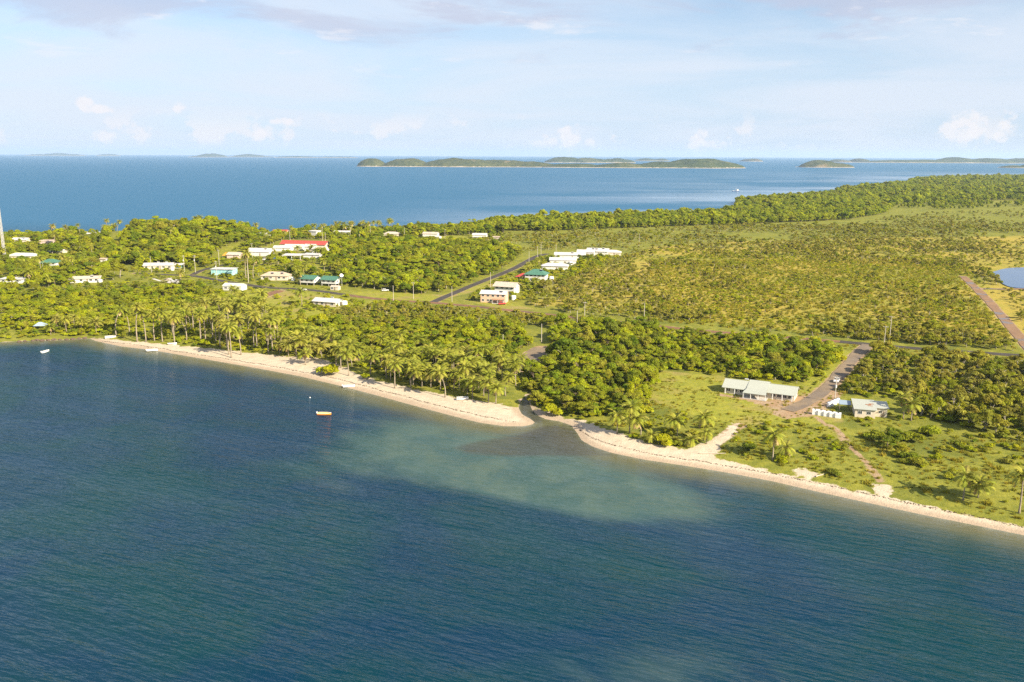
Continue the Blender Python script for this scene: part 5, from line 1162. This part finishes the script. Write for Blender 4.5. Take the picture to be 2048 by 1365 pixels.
grove([(735, 750), (770, 735), (860, 735), (960, 735), (1040, 745), (1046, 770), (1000, 800), (930, 793), (850, 778), (780, 766)], 56, (5.0, 9.5), 'palm in the grove by the creek', 'creek coconut grove', 4, False, 3.6)
grove([(700, 725), (760, 700), (850, 705), (830, 728), (760, 735)], 7, (5, 8), 'palm rising from the thicket behind the beach', 'palms in the beach thicket', 5, False, 6)
grove([(100, 476), (240, 473), (250, 480), (110, 488)], 13, (9, 13), 'coconut palm on the far shore beyond the western village', 'far shore palms west', 6, False, 7)
grove([(310, 478), (470, 468), (470, 474), (320, 484)], 7, (9, 12), 'coconut palm poking above the wooded hill', 'hilltop palms', 7, False, 10)
grove([(480, 474), (640, 470), (660, 476), (500, 480)], 12, (9, 13), 'coconut palm on the far shore above the red roofs', 'far shore palms middle', 8, False, 8)
grove([(640, 470), (780, 462), (790, 466), (660, 474)], 20, (10, 14), 'coconut palm in the far row behind the white block house', 'far shore palms east', 9, False, 6)
grove([(590, 500), (640, 505), (650, 515), (590, 512)], 7, (4, 6), 'small palm in front of the red roofed hall', 'village street palms', 10, False, 4)
grove([(20, 525), (140, 500), (200, 510), (130, 560), (20, 570)], 9, (6, 10), 'coconut palm among western village houses', 'western village palms', 11, False, 7)
grove([(570, 560), (610, 545), (690, 548), (600, 572)], 6, (5, 8), 'palm around the tan bungalow and stilted houses', 'bungalow palms', 12, False, 5)
grove([(1040, 570), (1060, 540), (1090, 520), (1098, 525), (1060, 570)], 5, (4, 6.5), 'small palm along the diagonal street', 'diagonal street palms', 13, False, 5)
grove([(90, 672), (130, 668), (170, 670), (170, 660), (100, 660)], 5, (4, 6.5), 'small palm near the blue grey shelter', 'shelter palms', 14, False, 4)

# ------------------------------------------------------------------ woods, scrub, bushes
T = 'broadleaf_tree'; S = 'savanna_tree'; B = 'bush'; M = 'mangrove_tree'
zone(T, [(1052, 806), (1046, 765), (1066, 735), (1100, 690), (1105, 660), (1180, 655), (1290, 662), (1330, 700), (1310, 740), (1300, 790), (1285, 822), (1210, 838), (1130, 828), (1066, 812)], 3.9, (3.6, 7.6), 'broadleaf tree in the thicket east of the creek mouth', 'creek thicket trees', 1)
zone(T, [(1290, 662), (1420, 674), (1560, 684), (1660, 696), (1690, 708), (1630, 762), (1590, 768), (1450, 750), (1320, 735)], 4.2, (3.4, 6.4), 'broadleaf tree in the belt behind the long cream house', 'belt trees behind the long house', 2)
zone(T, [(640, 695), (560, 680), (560, 655), (640, 645), (760, 655), (900, 655), (1040, 655), (1060, 690), (1036, 735), (960, 738), (860, 735), (740, 722)], 4.4, (3.6, 7.0), 'broadleaf tree in the thicket behind the beach palms', 'beach thicket trees', 3, 0.85)
zone(T, [(696, 576), (655, 545), (640, 520), (665, 495), (720, 488), (830, 485), (960, 492), (1046, 508), (1020, 530), (985, 552), (960, 566), (900, 584), (840, 590), (760, 582)], 4.9, (5.0, 9.0), 'broadleaf tree in the dense wood between the village and the diagonal street', 'central wood trees', 4)
zone(T, [(225, 530), (200, 500), (230, 478), (330, 470), (470, 474), (520, 486), (500, 494), (440, 508), (400, 530), (350, 528), (280, 532)], 4.9, (5.5, 10.0), 'broadleaf tree on the wooded hill above the village', 'wooded hill trees', 5)
zone(T, [(0, 500), (0, 478), (220, 472), (230, 520), (230, 560), (130, 580), (0, 590)], 6.2, (4.5, 9.0), 'broadleaf tree among the western village houses', 'western village trees', 6, 0.95)
zone(T, [(0, 590), (220, 570), (300, 570), (420, 575), (430, 600), (330, 640), (180, 650), (0, 650)], 5.6, (3.0, 5.5), 'bushy tree on the slope west of the palm grove', 'western slope trees', 7, 0.9)
zone(T, [(480, 476), (640, 468), (1000, 452), (1010, 466), (640, 480), (490, 486)], 5.2, (5.5, 9.0), 'broadleaf tree along the far shore behind the lawns', 'far shore trees', 8, 0.95)
zone(T, [(260, 560), (270, 530), (400, 528), (480, 505), (560, 500), (660, 512), (690, 545), (700, 580), (560, 575), (430, 562), (330, 575)], 6.5, (3.0, 6.5), 'garden tree between the village houses', 'village garden trees', 9, 0.85, 30, 0.34, 0.6)
zone(B, [(230, 575), (270, 530), (400, 528), (480, 505), (560, 500), (660, 512), (690, 545), (700, 600), (560, 600), (430, 590)], 4.0, (0.8, 2.2), 'garden bush in the village', 'village garden bushes', 41, 0.7, 18, 0.36, 0.6, base_h=2.2, base_r=1.7)
zone(T, [(640, 482), (700, 476), (1000, 470), (1010, 484), (940, 490), (830, 486), (720, 490)], 7, (3, 6), 'tree on the far lawn between bungalows', 'far lawn trees', 42, 0.6, 40, 0.4, 0.6)
zone(B, [(930, 600), (985, 565), (1040, 535), (1090, 512), (1240, 512), (1180, 545), (1100, 570), (1050, 605)], 4.0, (1.0, 2.8), 'garden bush along the diagonal street houses', 'street garden bushes', 43, 0.75, base_h=2.2, base_r=1.7)
zone(T, [(1030, 560), (1080, 520), (1240, 512), (1180, 545), (1100, 575), (1060, 590)], 6.0, (3.0, 5.0), 'tree between the terrace houses', 'terrace trees', 44, 0.6)
zone(T, [(0, 668), (60, 676), (180, 672), (200, 655), (330, 640), (340, 670), (220, 676), (330, 684), (330, 650), (180, 640), (0, 645)], 5.5, (3.0, 5.5), 'bushy tree on the rocky western shore', 'western shore trees', 10, 0.7, lawn_ok=True)
zone(S, [(640, 640), (700, 622), (800, 612), (930, 622), (1100, 640), (1180, 648), (1090, 655), (900, 655), (760, 655), (650, 645)], 4.2, (3.0, 5.2), 'olive scrub tree between the dirt road and the beach thicket', 'roadside scrub', 11, 0.9, base_h=5.5, base_r=2.9)
zone(S, [(1735, 702), (1850, 716), (2048, 736), (2200, 760), (2200, 900), (2048, 885), (1960, 868), (1880, 842), (1840, 838), (1800, 800), (1740, 790), (1690, 790), (1680, 782), (1712, 740)], 4.6, (4.2, 7.2), 'olive scrub tree in the thicket behind the cream corner house', 'eastern thicket trees', 12, 0.95, 0, base_h=5.5, base_r=2.9)
zone(S, [(1046, 606), (1070, 575), (1110, 566), (1190, 540), (1250, 512), (1300, 560), (1280, 640), (1200, 634), (1100, 622)], 4.8, (2.6, 5.0), 'olive savanna tree between the terrace and the dirt road', 'terrace scrub', 13, 0.88, base_h=5.5, base_r=2.9)
zone(S, [(1280, 640), (1300, 520), (1420, 505), (1600, 500), (1800, 505), (1930, 520), (1960, 560), (2000, 610), (2040, 690), (1850, 690), (1700, 676), (1500, 660)], 5.4, (2.0, 4.6), 'olive savanna tree scattered on the ochre grassland', 'savanna trees', 14, 0.95, 60, 0.41, 0.58, base_h=5.5, base_r=2.9)
zone(S, [(1290, 646), (1480, 662), (1700, 680), (1900, 694), (2060, 706), (2060, 690), (1900, 672), (1700, 655), (1480, 640), (1290, 625)], 4.6, (3.4, 5.8), 'olive savanna tree in the belt along the dirt road', 'road belt trees', 15, 0.9, 30, 0.3, 0.5, base_h=5.5, base_r=2.9)
zone(S, [(1000, 505), (1040, 505), (1110, 500), (1250, 500), (1300, 520), (1420, 505), (1800, 505), (2000, 515), (2200, 520), (2200, 460), (1800, 452), (1500, 451), (1200, 460), (1000, 472), (940, 486)], 6.2, (2.6, 5.4), 'olive scrub tree on the far plain beyond the terrace', 'far plain scrub', 16, 0.92, 70, 0.30, 0.48, base_h=5.5, base_r=2.9)
zone(S, [(1500, 460), (1800, 462), (2200, 470), (2300, 430), (2060, 420), (1820, 428), (1740, 444), (1500, 452)], 7.5, (2.5, 5.0), 'olive scrub tree on the far open grassland', 'far grassland scrub', 17, 0.9, 120, 0.32, 0.5, base_h=5.5, base_r=2.9)
zone(S, [(1240, 515), (1300, 500), (1500, 492), (1800, 490), (2010, 505), (2200, 510), (2200, 535), (1980, 530), (1940, 545), (1800, 530), (1500, 525), (1300, 540)], 5.6, (1.8, 4.6), 'olive scrub tree across the ochre strip of the plain', 'ochre strip scrub', 23, 0.9, 34, 0.36, 0.56, base_h=5.5, base_r=2.9)
zone(B, [(1240, 520), (1300, 495), (1500, 485), (1800, 480), (2200, 485), (2200, 540), (1980, 535), (1900, 550), (1500, 530)], 5.0, (0.8, 2.0), 'low bush across the ochre strip of the plain', 'ochre strip bushes', 48, 0.8, 30, 0.32, 0.56, base_h=2.2, base_r=1.7)
zone(S, [(2000, 580), (2060, 585), (2200, 600), (2200, 690), (2060, 670)], 5.0, (2.0, 4.2), 'low scrub tree east of the red dirt track', 'pond track scrub', 18, 0.92, base_h=5.5, base_r=2.9)
zone(S, [(1950, 545), (1985, 540), (2000, 572), (1960, 566)], 5.0, (3.5, 5.5), 'scrub tree on the pond bank', 'pond bank trees', 19, 0.9, base_h=5.5, base_r=2.9)
zone(M, [(940, 462), (960, 449), (1010, 444), (1200, 436), (1400, 430), (1470, 424), (1474, 404), (1515, 399), (1600, 394), (1660, 389), (1760, 388), (1800, 405), (1770, 428), (1700, 440), (1500, 449), (1300, 455), (1100, 463)], 6.2, (7.5, 10.0), 'mangrove tree in the dense belt along the far shore', 'mangrove belt', 20, 1.0, base_h=9.5, base_r=3.8)
zone(M, [(1660, 389), (1690, 381), (1765, 373), (1815, 368), (1835, 360), (1900, 357), (2048, 354), (2300, 354), (2350, 385), (2200, 395), (2050, 400), (1900, 406), (1790, 412)], 12.0, (9.5, 13.0), 'mangrove tree toward the distant point', 'distant mangroves', 21, 1.0, base_h=9.5, base_r=3.8)
zone(M, [(2350, 385), (2200, 395), (2050, 400), (1900, 406), (1790, 412), (1770, 425), (1840, 424), (2060, 414), (2300, 420)], 9.0, (6, 8.5), 'mangrove tree in the inner belt beside the far grassland', 'inner mangroves', 22, 1.0, 160, 0.40, 0.52, base_h=9.5, base_r=3.8)
# bushes
zone(B, [(0, 590), (430, 578), (470, 600), (430, 640), (340, 655), (340, 680), (200, 672), (60, 676), (0, 680)], 3.0, (1.3, 2.8), 'rounded green bush on the western slope', 'western slope bushes', 30, 0.75, base_h=2.2, base_r=1.7)
zone(B, [(330, 655), (430, 640), (560, 640), (640, 645), (700, 740), (560, 712), (430, 697), (330, 686)], 3.4, (0.9, 2.2), 'low bush under the western coconut grove', 'grove undergrowth', 31, 0.75, base_h=2.2, base_r=1.7)
zone(B, [(480, 590), (720, 608), (760, 640), (640, 648), (500, 640)], 3.6, (1.0, 2.6), 'bush on the grassy slope below the village road', 'village slope bushes', 32, 0.6, 24, 0.35, 0.55, base_h=2.2, base_r=1.7)
zone(B, [(1300, 745), (1420, 752), (1450, 770), (1400, 830), (1500, 845), (1470, 890), (1340, 895), (1230, 865), (1180, 845), (1130, 833), (1220, 835), (1290, 815)], 3.0, (0.7, 2.0), 'bush between the creek thicket and the sandy track', 'meadow bushes', 33, 0.62, 14, 0.38, 0.56, base_h=2.2, base_r=1.7, lawn_ok=False)
zone(B, [(1470, 852), (1600, 835), (1640, 855), (1690, 900), (1680, 960), (1560, 930), (1490, 915)], 2.8, (0.6, 1.7), 'bush on the grassy bank below the gravel yard', 'bank bushes', 34, 0.6, 10, 0.38, 0.56, base_h=2.2, base_r=1.7)
zone(B, [(1760, 860), (1850, 848), (2048, 890), (2200, 930), (2200, 1060), (2048, 1020), (1960, 990), (1860, 960), (1790, 920)], 3.2, (0.7, 1.9), 'bush on the eastern meadow above the beach', 'eastern meadow bushes', 35, 0.55, 16, 0.38, 0.58, base_h=2.2, base_r=1.7)
zone(B, [(690, 700), (740, 725), (860, 738), (960, 742), (1040, 742), (1050, 770), (1000, 795), (900, 785), (800, 765), (720, 745)], 3.2, (0.8, 1.9), 'low bush under the creek palm grove', 'creek grove undergrowth', 36, 0.7, base_h=2.2, base_r=1.7)
zone(B, [(1320, 640), (1300, 520), (1420, 505), (1930, 515), (2000, 610), (2040, 690), (1850, 690), (1500, 660)], 3.6, (0.6, 1.7), 'low grey green bush on the ochre grassland', 'savanna bushes', 37, 0.95, 30, 0.26, 0.52, base_h=2.2, base_r=1.7)
zone(B, [(1680, 790), (1800, 800), (1850, 850), (1760, 862), (1690, 850)], 3.4, (0.7, 1.8), 'bush around the cream corner house', 'corner house bushes', 38, 0.25, base_h=2.2, base_r=1.7)
zone(B, [(1600, 770), (1640, 755), (1690, 710), (1735, 705), (1690, 770), (1680, 800), (1600, 800)], 3.2, (0.5, 1.3), 'small bush beside the gravel road', 'gravel road bushes', 39, 0.6, base_h=2.2, base_r=1.7)
zone(B, [(640, 600), (900, 608), (1100, 632), (1290, 652), (1290, 662), (1100, 650), (900, 640), (640, 640)], 3.4, (0.9, 2.2), 'bush along the dirt road verge', 'road verge bushes', 40, 0.6, base_h=2.2, base_r=1.7)
zone(B, [(1056, 812), (1048, 765), (1066, 735), (1100, 690), (1105, 660), (1290, 662), (1660, 696), (1690, 708), (1630, 764), (1590, 770), (1440, 754), (1320, 740), (1300, 790), (1290, 830), (1210, 842), (1130, 832), (1066, 816)], 3.6, (1.6, 3.4), 'bush filling the thickets between the creek and the long house', 'thicket undergrowth', 45, 0.8, base_h=2.2, base_r=1.7)
zone(B, [(640, 697), (560, 680), (560, 655), (640, 642), (900, 642), (1040, 650), (1060, 690), (1036, 738), (860, 738), (740, 724)], 3.8, (1.4, 3.0), 'bush filling the thicket behind the beach palms', 'beach thicket undergrowth', 46, 0.8, base_h=2.2, base_r=1.7)
zone(B, [(1735, 704), (1850, 718), (2048, 738), (2200, 760), (2200, 905), (2048, 890), (1960, 872), (1880, 846), (1820, 842), (1800, 800), (1700, 790), (1690, 780)], 3.8, (1.4, 3.0), 'bush filling the thicket behind the corner house', 'corner thicket undergrowth', 47, 0.7, base_h=2.2, base_r=1.7)
# single bushes that stand out
def lone(kind, px, py, h, base_h, wmul, vi, label, mat=None):
    p = G1(px, py); o = link(kind, None, None, p, random.uniform(0, 6.28), (h / base_h * wmul, h / base_h * wmul, h / base_h)); tr_, cr, wh_ = PROTO[kind]['var'][vi]
    me = cr
    if mat: me = cr.copy(); me.materials[0] = MATS[mat]
    if tr_ is None:
        bpy.data.objects.remove(o); o = link(kind, me, None, p, random.uniform(0, 6.28), (h / base_h * wmul, h / base_h * wmul, h / base_h))
    else: link('trunk', tr_, o); link('crown', me, o)
    tag(o, label, 'bush' if kind == 'bush' else 'tree', 'singled out trees and bushes'); return o
lone(B, 659, 750, 4.8, 2.2, 1.25, 3, 'big round yellow green bush alone on the beach', 'leaf_bright')
lone(B, 733, 757, 2.8, 2.2, 1.2, 8, 'smaller round bush on the beach right of the big one', 'leaf_bright')
lone(B, 1101, 829, 4.4, 2.2, 1.05, 3, 'bright round mangrove bush on the creek bank', 'leaf_bright')
lone(B, 1146, 826, 2.4, 2.2, 1.0, 8, 'small bright bush on the creek sand', 'leaf_bright')
lone(B, 1326, 889, 3.9, 2.2, 1.0, 3, 'bright bushy clump at the beach edge among palms', 'leaf_bright')
lone(B, 1358, 892, 1.9, 2.2, 1.1, 8, 'small bright bush right of the bright clump', 'leaf_bright')
lone(B, 1270, 876, 1.6, 2.2, 1.3, 3, 'low bright bush under the three beach palms', 'leaf_bright')
lone(B, 1565, 923, 2.3, 2.2, 1.25, 3, 'bright bush at the foot of the lone thick palm', 'leaf_bright')
lone(B, 1500, 900, 2.2, 2.2, 1.8, 1, 'dark spreading bush left of the lone thick palm', 'leaf_dark')
lone(B, 1668, 950, 2.0, 2.2, 1.3, 5, 'dark bush at the sandy gap in the bank', 'leaf_dark')
lone(T, 1775, 895, 5.6, 8.0, 1.15, 0, 'dark dense tree on the eastern meadow, the larger of two', 'leaf_dark')
lone(T, 1800, 912, 4.6, 8.0, 1.1, 3, 'dense glossy tree in front of the larger dark meadow tree', 'leaf_dark')
lone(B, 1752, 880, 3.4, 2.2, 1.3, 6, 'dark bush at the western end of the dark meadow clump', 'leaf_dark')
lone(B, 1786, 872, 3.2, 2.2, 1.4, 1, 'dark bush behind the larger dark meadow tree', 'leaf_dark')
lone(B, 1822, 884, 3.6, 2.2, 1.4, 4, 'dark bush filling the eastern side of the meadow clump', 'leaf_dark')
lone(B, 1816, 918, 3.0, 2.2, 1.3, 9, 'dark bush at the front of the meadow clump', 'leaf_dark')
lone(B, 1868, 872, 3.4, 2.2, 1.5, 0, 'olive bush between the meadow clump and the corner thicket', 'leaf_broad')
lone(B, 1836, 930, 2.6, 2.2, 1.3, 6, 'low bush trailing right of the dark meadow trees', 'leaf_broad')
lone(T, 525, 578, 6.5, 8.0, 1.25, 5, 'round olive tree at the village road junction')
lone(T, 240, 556, 11.5, 8.0, 1.3, 2, 'large spreading dark tree left of the long cream house', 'leaf_dark')
lone(T, 185, 545, 10.5, 8.0, 1.35, 6, 'large spreading dark tree above the sunken white roof', 'leaf_dark')
lone(T, 60, 552, 8.5, 8.0, 1.3, 1, 'layered spreading tree below the long cream green roof', 'leaf_dark')
lone(T, 1535, 768, 5.0, 8.0, 1.0, 4, 'bright rounded tree behind the eastern end of the long house', 'leaf_bright')
lone(T, 660, 640, 5.0, 8.0, 1.5, 6, 'broad dark layered tree below the low white roofed house', 'leaf_dark')

place_plants(T, 300, 'tree', 'woodland', 'dense green broadleaf woodland around the village')
place_plants(S, 300, 'tree', 'savanna_scrub', 'olive savanna scrub spread over the plain')
place_plants(M, 160, 'tree', 'mangrove_forest', 'dense mangrove forest along the far shore', False)
place_plants(B, 300, 'bush', 'undergrowth', 'low green undergrowth between the trees', False)
# tall grass tufts on the meadow, bank and savanna: nobody could count them
zone('grass', [(1300, 745), (1600, 770), (1690, 705), (1735, 705), (1690, 800), (1800, 850), (2048, 885), (2300, 960), (2300, 1100), (2048, 1044), (1740, 975), (1480, 918), (1290, 883), (1180, 846), (1290, 815)], 1.6, (0.25, 0.9), '', '', 50, 0.75, 9, 0.30, 0.55, base_h=0.9, base_r=0.7, gap=0.2, lawn_ok=False)
zone('grass', [(420, 640), (560, 640), (760, 650), (720, 720), (560, 705), (430, 697)], 2.4, (0.4, 1.1), '', '', 51, 0.7, base_h=0.9, base_r=0.7, gap=0.2)
zone('grass', [(1290, 655), (1680, 685), (2048, 714), (2048, 735), (1850, 712), (1700, 700), (1500, 678), (1290, 662)], 2.2, (0.4, 1.0), '', '', 52, 0.6, base_h=0.9, base_r=0.7, gap=0.3)
zone('grass', [(1280, 640), (1300, 520), (1920, 520), (2040, 690), (1850, 690), (1500, 660)], 3.0, (0.5, 1.4), '', '', 53, 0.8, base_h=0.9, base_r=0.7, gap=0.3)
zone('grass', [(1295, 742), (1450, 760), (1600, 775), (1660, 795), (1690, 850), (1560, 855), (1440, 855), (1290, 815)], 1.8, (0.18, 0.6), '', '', 54, 0.85, 8, 0.34, 0.58, base_h=0.9, base_r=0.7, gap=0.2)
scatter_stuff('grass', PLANTS['grass'], 'grass', 'tall yellow green grass on the meadow and verges')

# ------------------------------------------------------------------ the strand line, driftwood, rocks
def strand():
    r = np.random.default_rng(77); V = []; F = []
    for pts in ([(205, 683), (300, 694), (440, 716), (600, 742), (700, 764), (840, 802), (960, 833), (1030, 844)], [(1160, 862), (1190, 880), (1230, 893), (1300, 908), (1400, 922), (1540, 946), (1640, 968), (1740, 990), (1850, 1013), (2048, 1054), (2200, 1090)]):
        pl = smooth_line(Gline(pts), 0.35)
        n = len(pl); off = (fbm(pl[:, 0], pl[:, 1], 6, 3) - .5) * 2.2; pl = pl + np.column_stack([0 * off, off])
        for q in pl:
            for _ in range(2):
                if r.random() < 0.35: continue
                x, y = q + r.normal(0, .22, 2); z = float(height(np.array([x]), np.array([y]))[0]) if False else 0.0; a = r.uniform(0, 3.14); l, w = r.uniform(.15, .5), r.uniform(.08, .2)
                V.append((x, y, a, l, w))
    V = np.array(V); z = height(V[:, 0], V[:, 1]) + 0.02; c, s = np.cos(V[:, 2]), np.sin(V[:, 2]); l, w = V[:, 3], V[:, 4]; x, y = V[:, 0], V[:, 1]
    Q = np.stack([np.column_stack([x - c * l, y - s * l, z]), np.column_stack([x + s * w, y - c * w, z]), np.column_stack([x + c * l, y + s * l, z]), np.column_stack([x - s * w, y + c * w, z]), np.column_stack([x, y, z + 0.10])], 1).reshape(-1, 3)
    b = np.arange(len(V)) * 5; F = np.concatenate([np.column_stack([b + i, b + (i + 1) % 4, b + 4]) for i in range(4)])
    tag(link('seaweed', mesh_np('seaweed', Q, F, 'weed')), 'dark strand line of dry seaweed along the beach', None, None, 'stuff')
strand()
def driftlog(px, py, L, yaw, label):
    p = G1(px, py); o = link('driftwood_log', None, None, (p[0], p[1], p[2] + .12), math.radians(yaw)); tag(o, label, 'log', 'driftwood logs')
    MB().tube([(-L / 2, 0, 0), (-L / 6, .12, .03), (L / 5, -.08, .05), (L / 2, .1, .12)], [.2, .18, .15, .07], 8).build('stem', 'driftwood', o); MB().tube([(L * .1, 0, .05), (L * .22, .5, .4)], [.08, .03], 6).build('branch', 'driftwood', o)
driftlog(1425, 908, 8, -3, 'long grey driftwood log by the mouth of the sandy track'); driftlog(937, 804, 4, 12, 'pale driftwood log under the front palms of the creek grove'); driftlog(1010, 818, 4.5, -20, 'driftwood log on the creek spit'); driftlog(1640, 952, 3.5, 30, 'driftwood log at the sandy gap in the bank'); driftlog(380, 702, 5, 8, 'driftwood log on the western beach')
def rock(px, py, s, label):
    p = G1(px, py); bm = bmesh.new(); bmesh.ops.create_icosphere(bm, subdivisions=2, radius=s); r = random.Random(px)
    for v in bm.verts: v.co *= r.uniform(.72, 1.15); v.co.z *= .6
    me = bpy.data.meshes.new('rock'); bm.to_mesh(me); bm.free(); me.materials.append(MATS['rock']); tag(link('rock', me, None, (p[0], p[1], max(p[2], 0) + .05)), label, 'rock', 'dark rocks of the western shore')
for i, (px, py) in enumerate([(66, 682), (74, 681), (84, 682), (96, 681), (108, 680), (120, 680), (133, 680), (146, 679), (158, 678), (170, 677), (50, 683), (38, 684)]): rock(px, py, 0.9 + 0.5 * ((i * 7) % 5) / 5, 'dark low rock at the water line of the western shore')
# ------------------------------------------------------------------ haze
def build_haze():
    k = NT('haze_air'); v = k.n('ShaderNodeVolumePrincipled'); v.inputs['Color'].default_value = (0.62, 0.79, 1.0, 1)
    v.inputs['Density'].default_value = 3.2e-5; v.inputs['Anisotropy'].default_value = 0.1
    k.t.links.new(v.outputs[0], k.out.inputs['Volume'])
    m = MB(); m.box(-47000, 47000, -1200, 47000, -6, 240)
    o = m.build('haze', 'haze_air'); tag(o, 'thin pale sea haze filling the air', None, None, 'stuff')
build_haze()
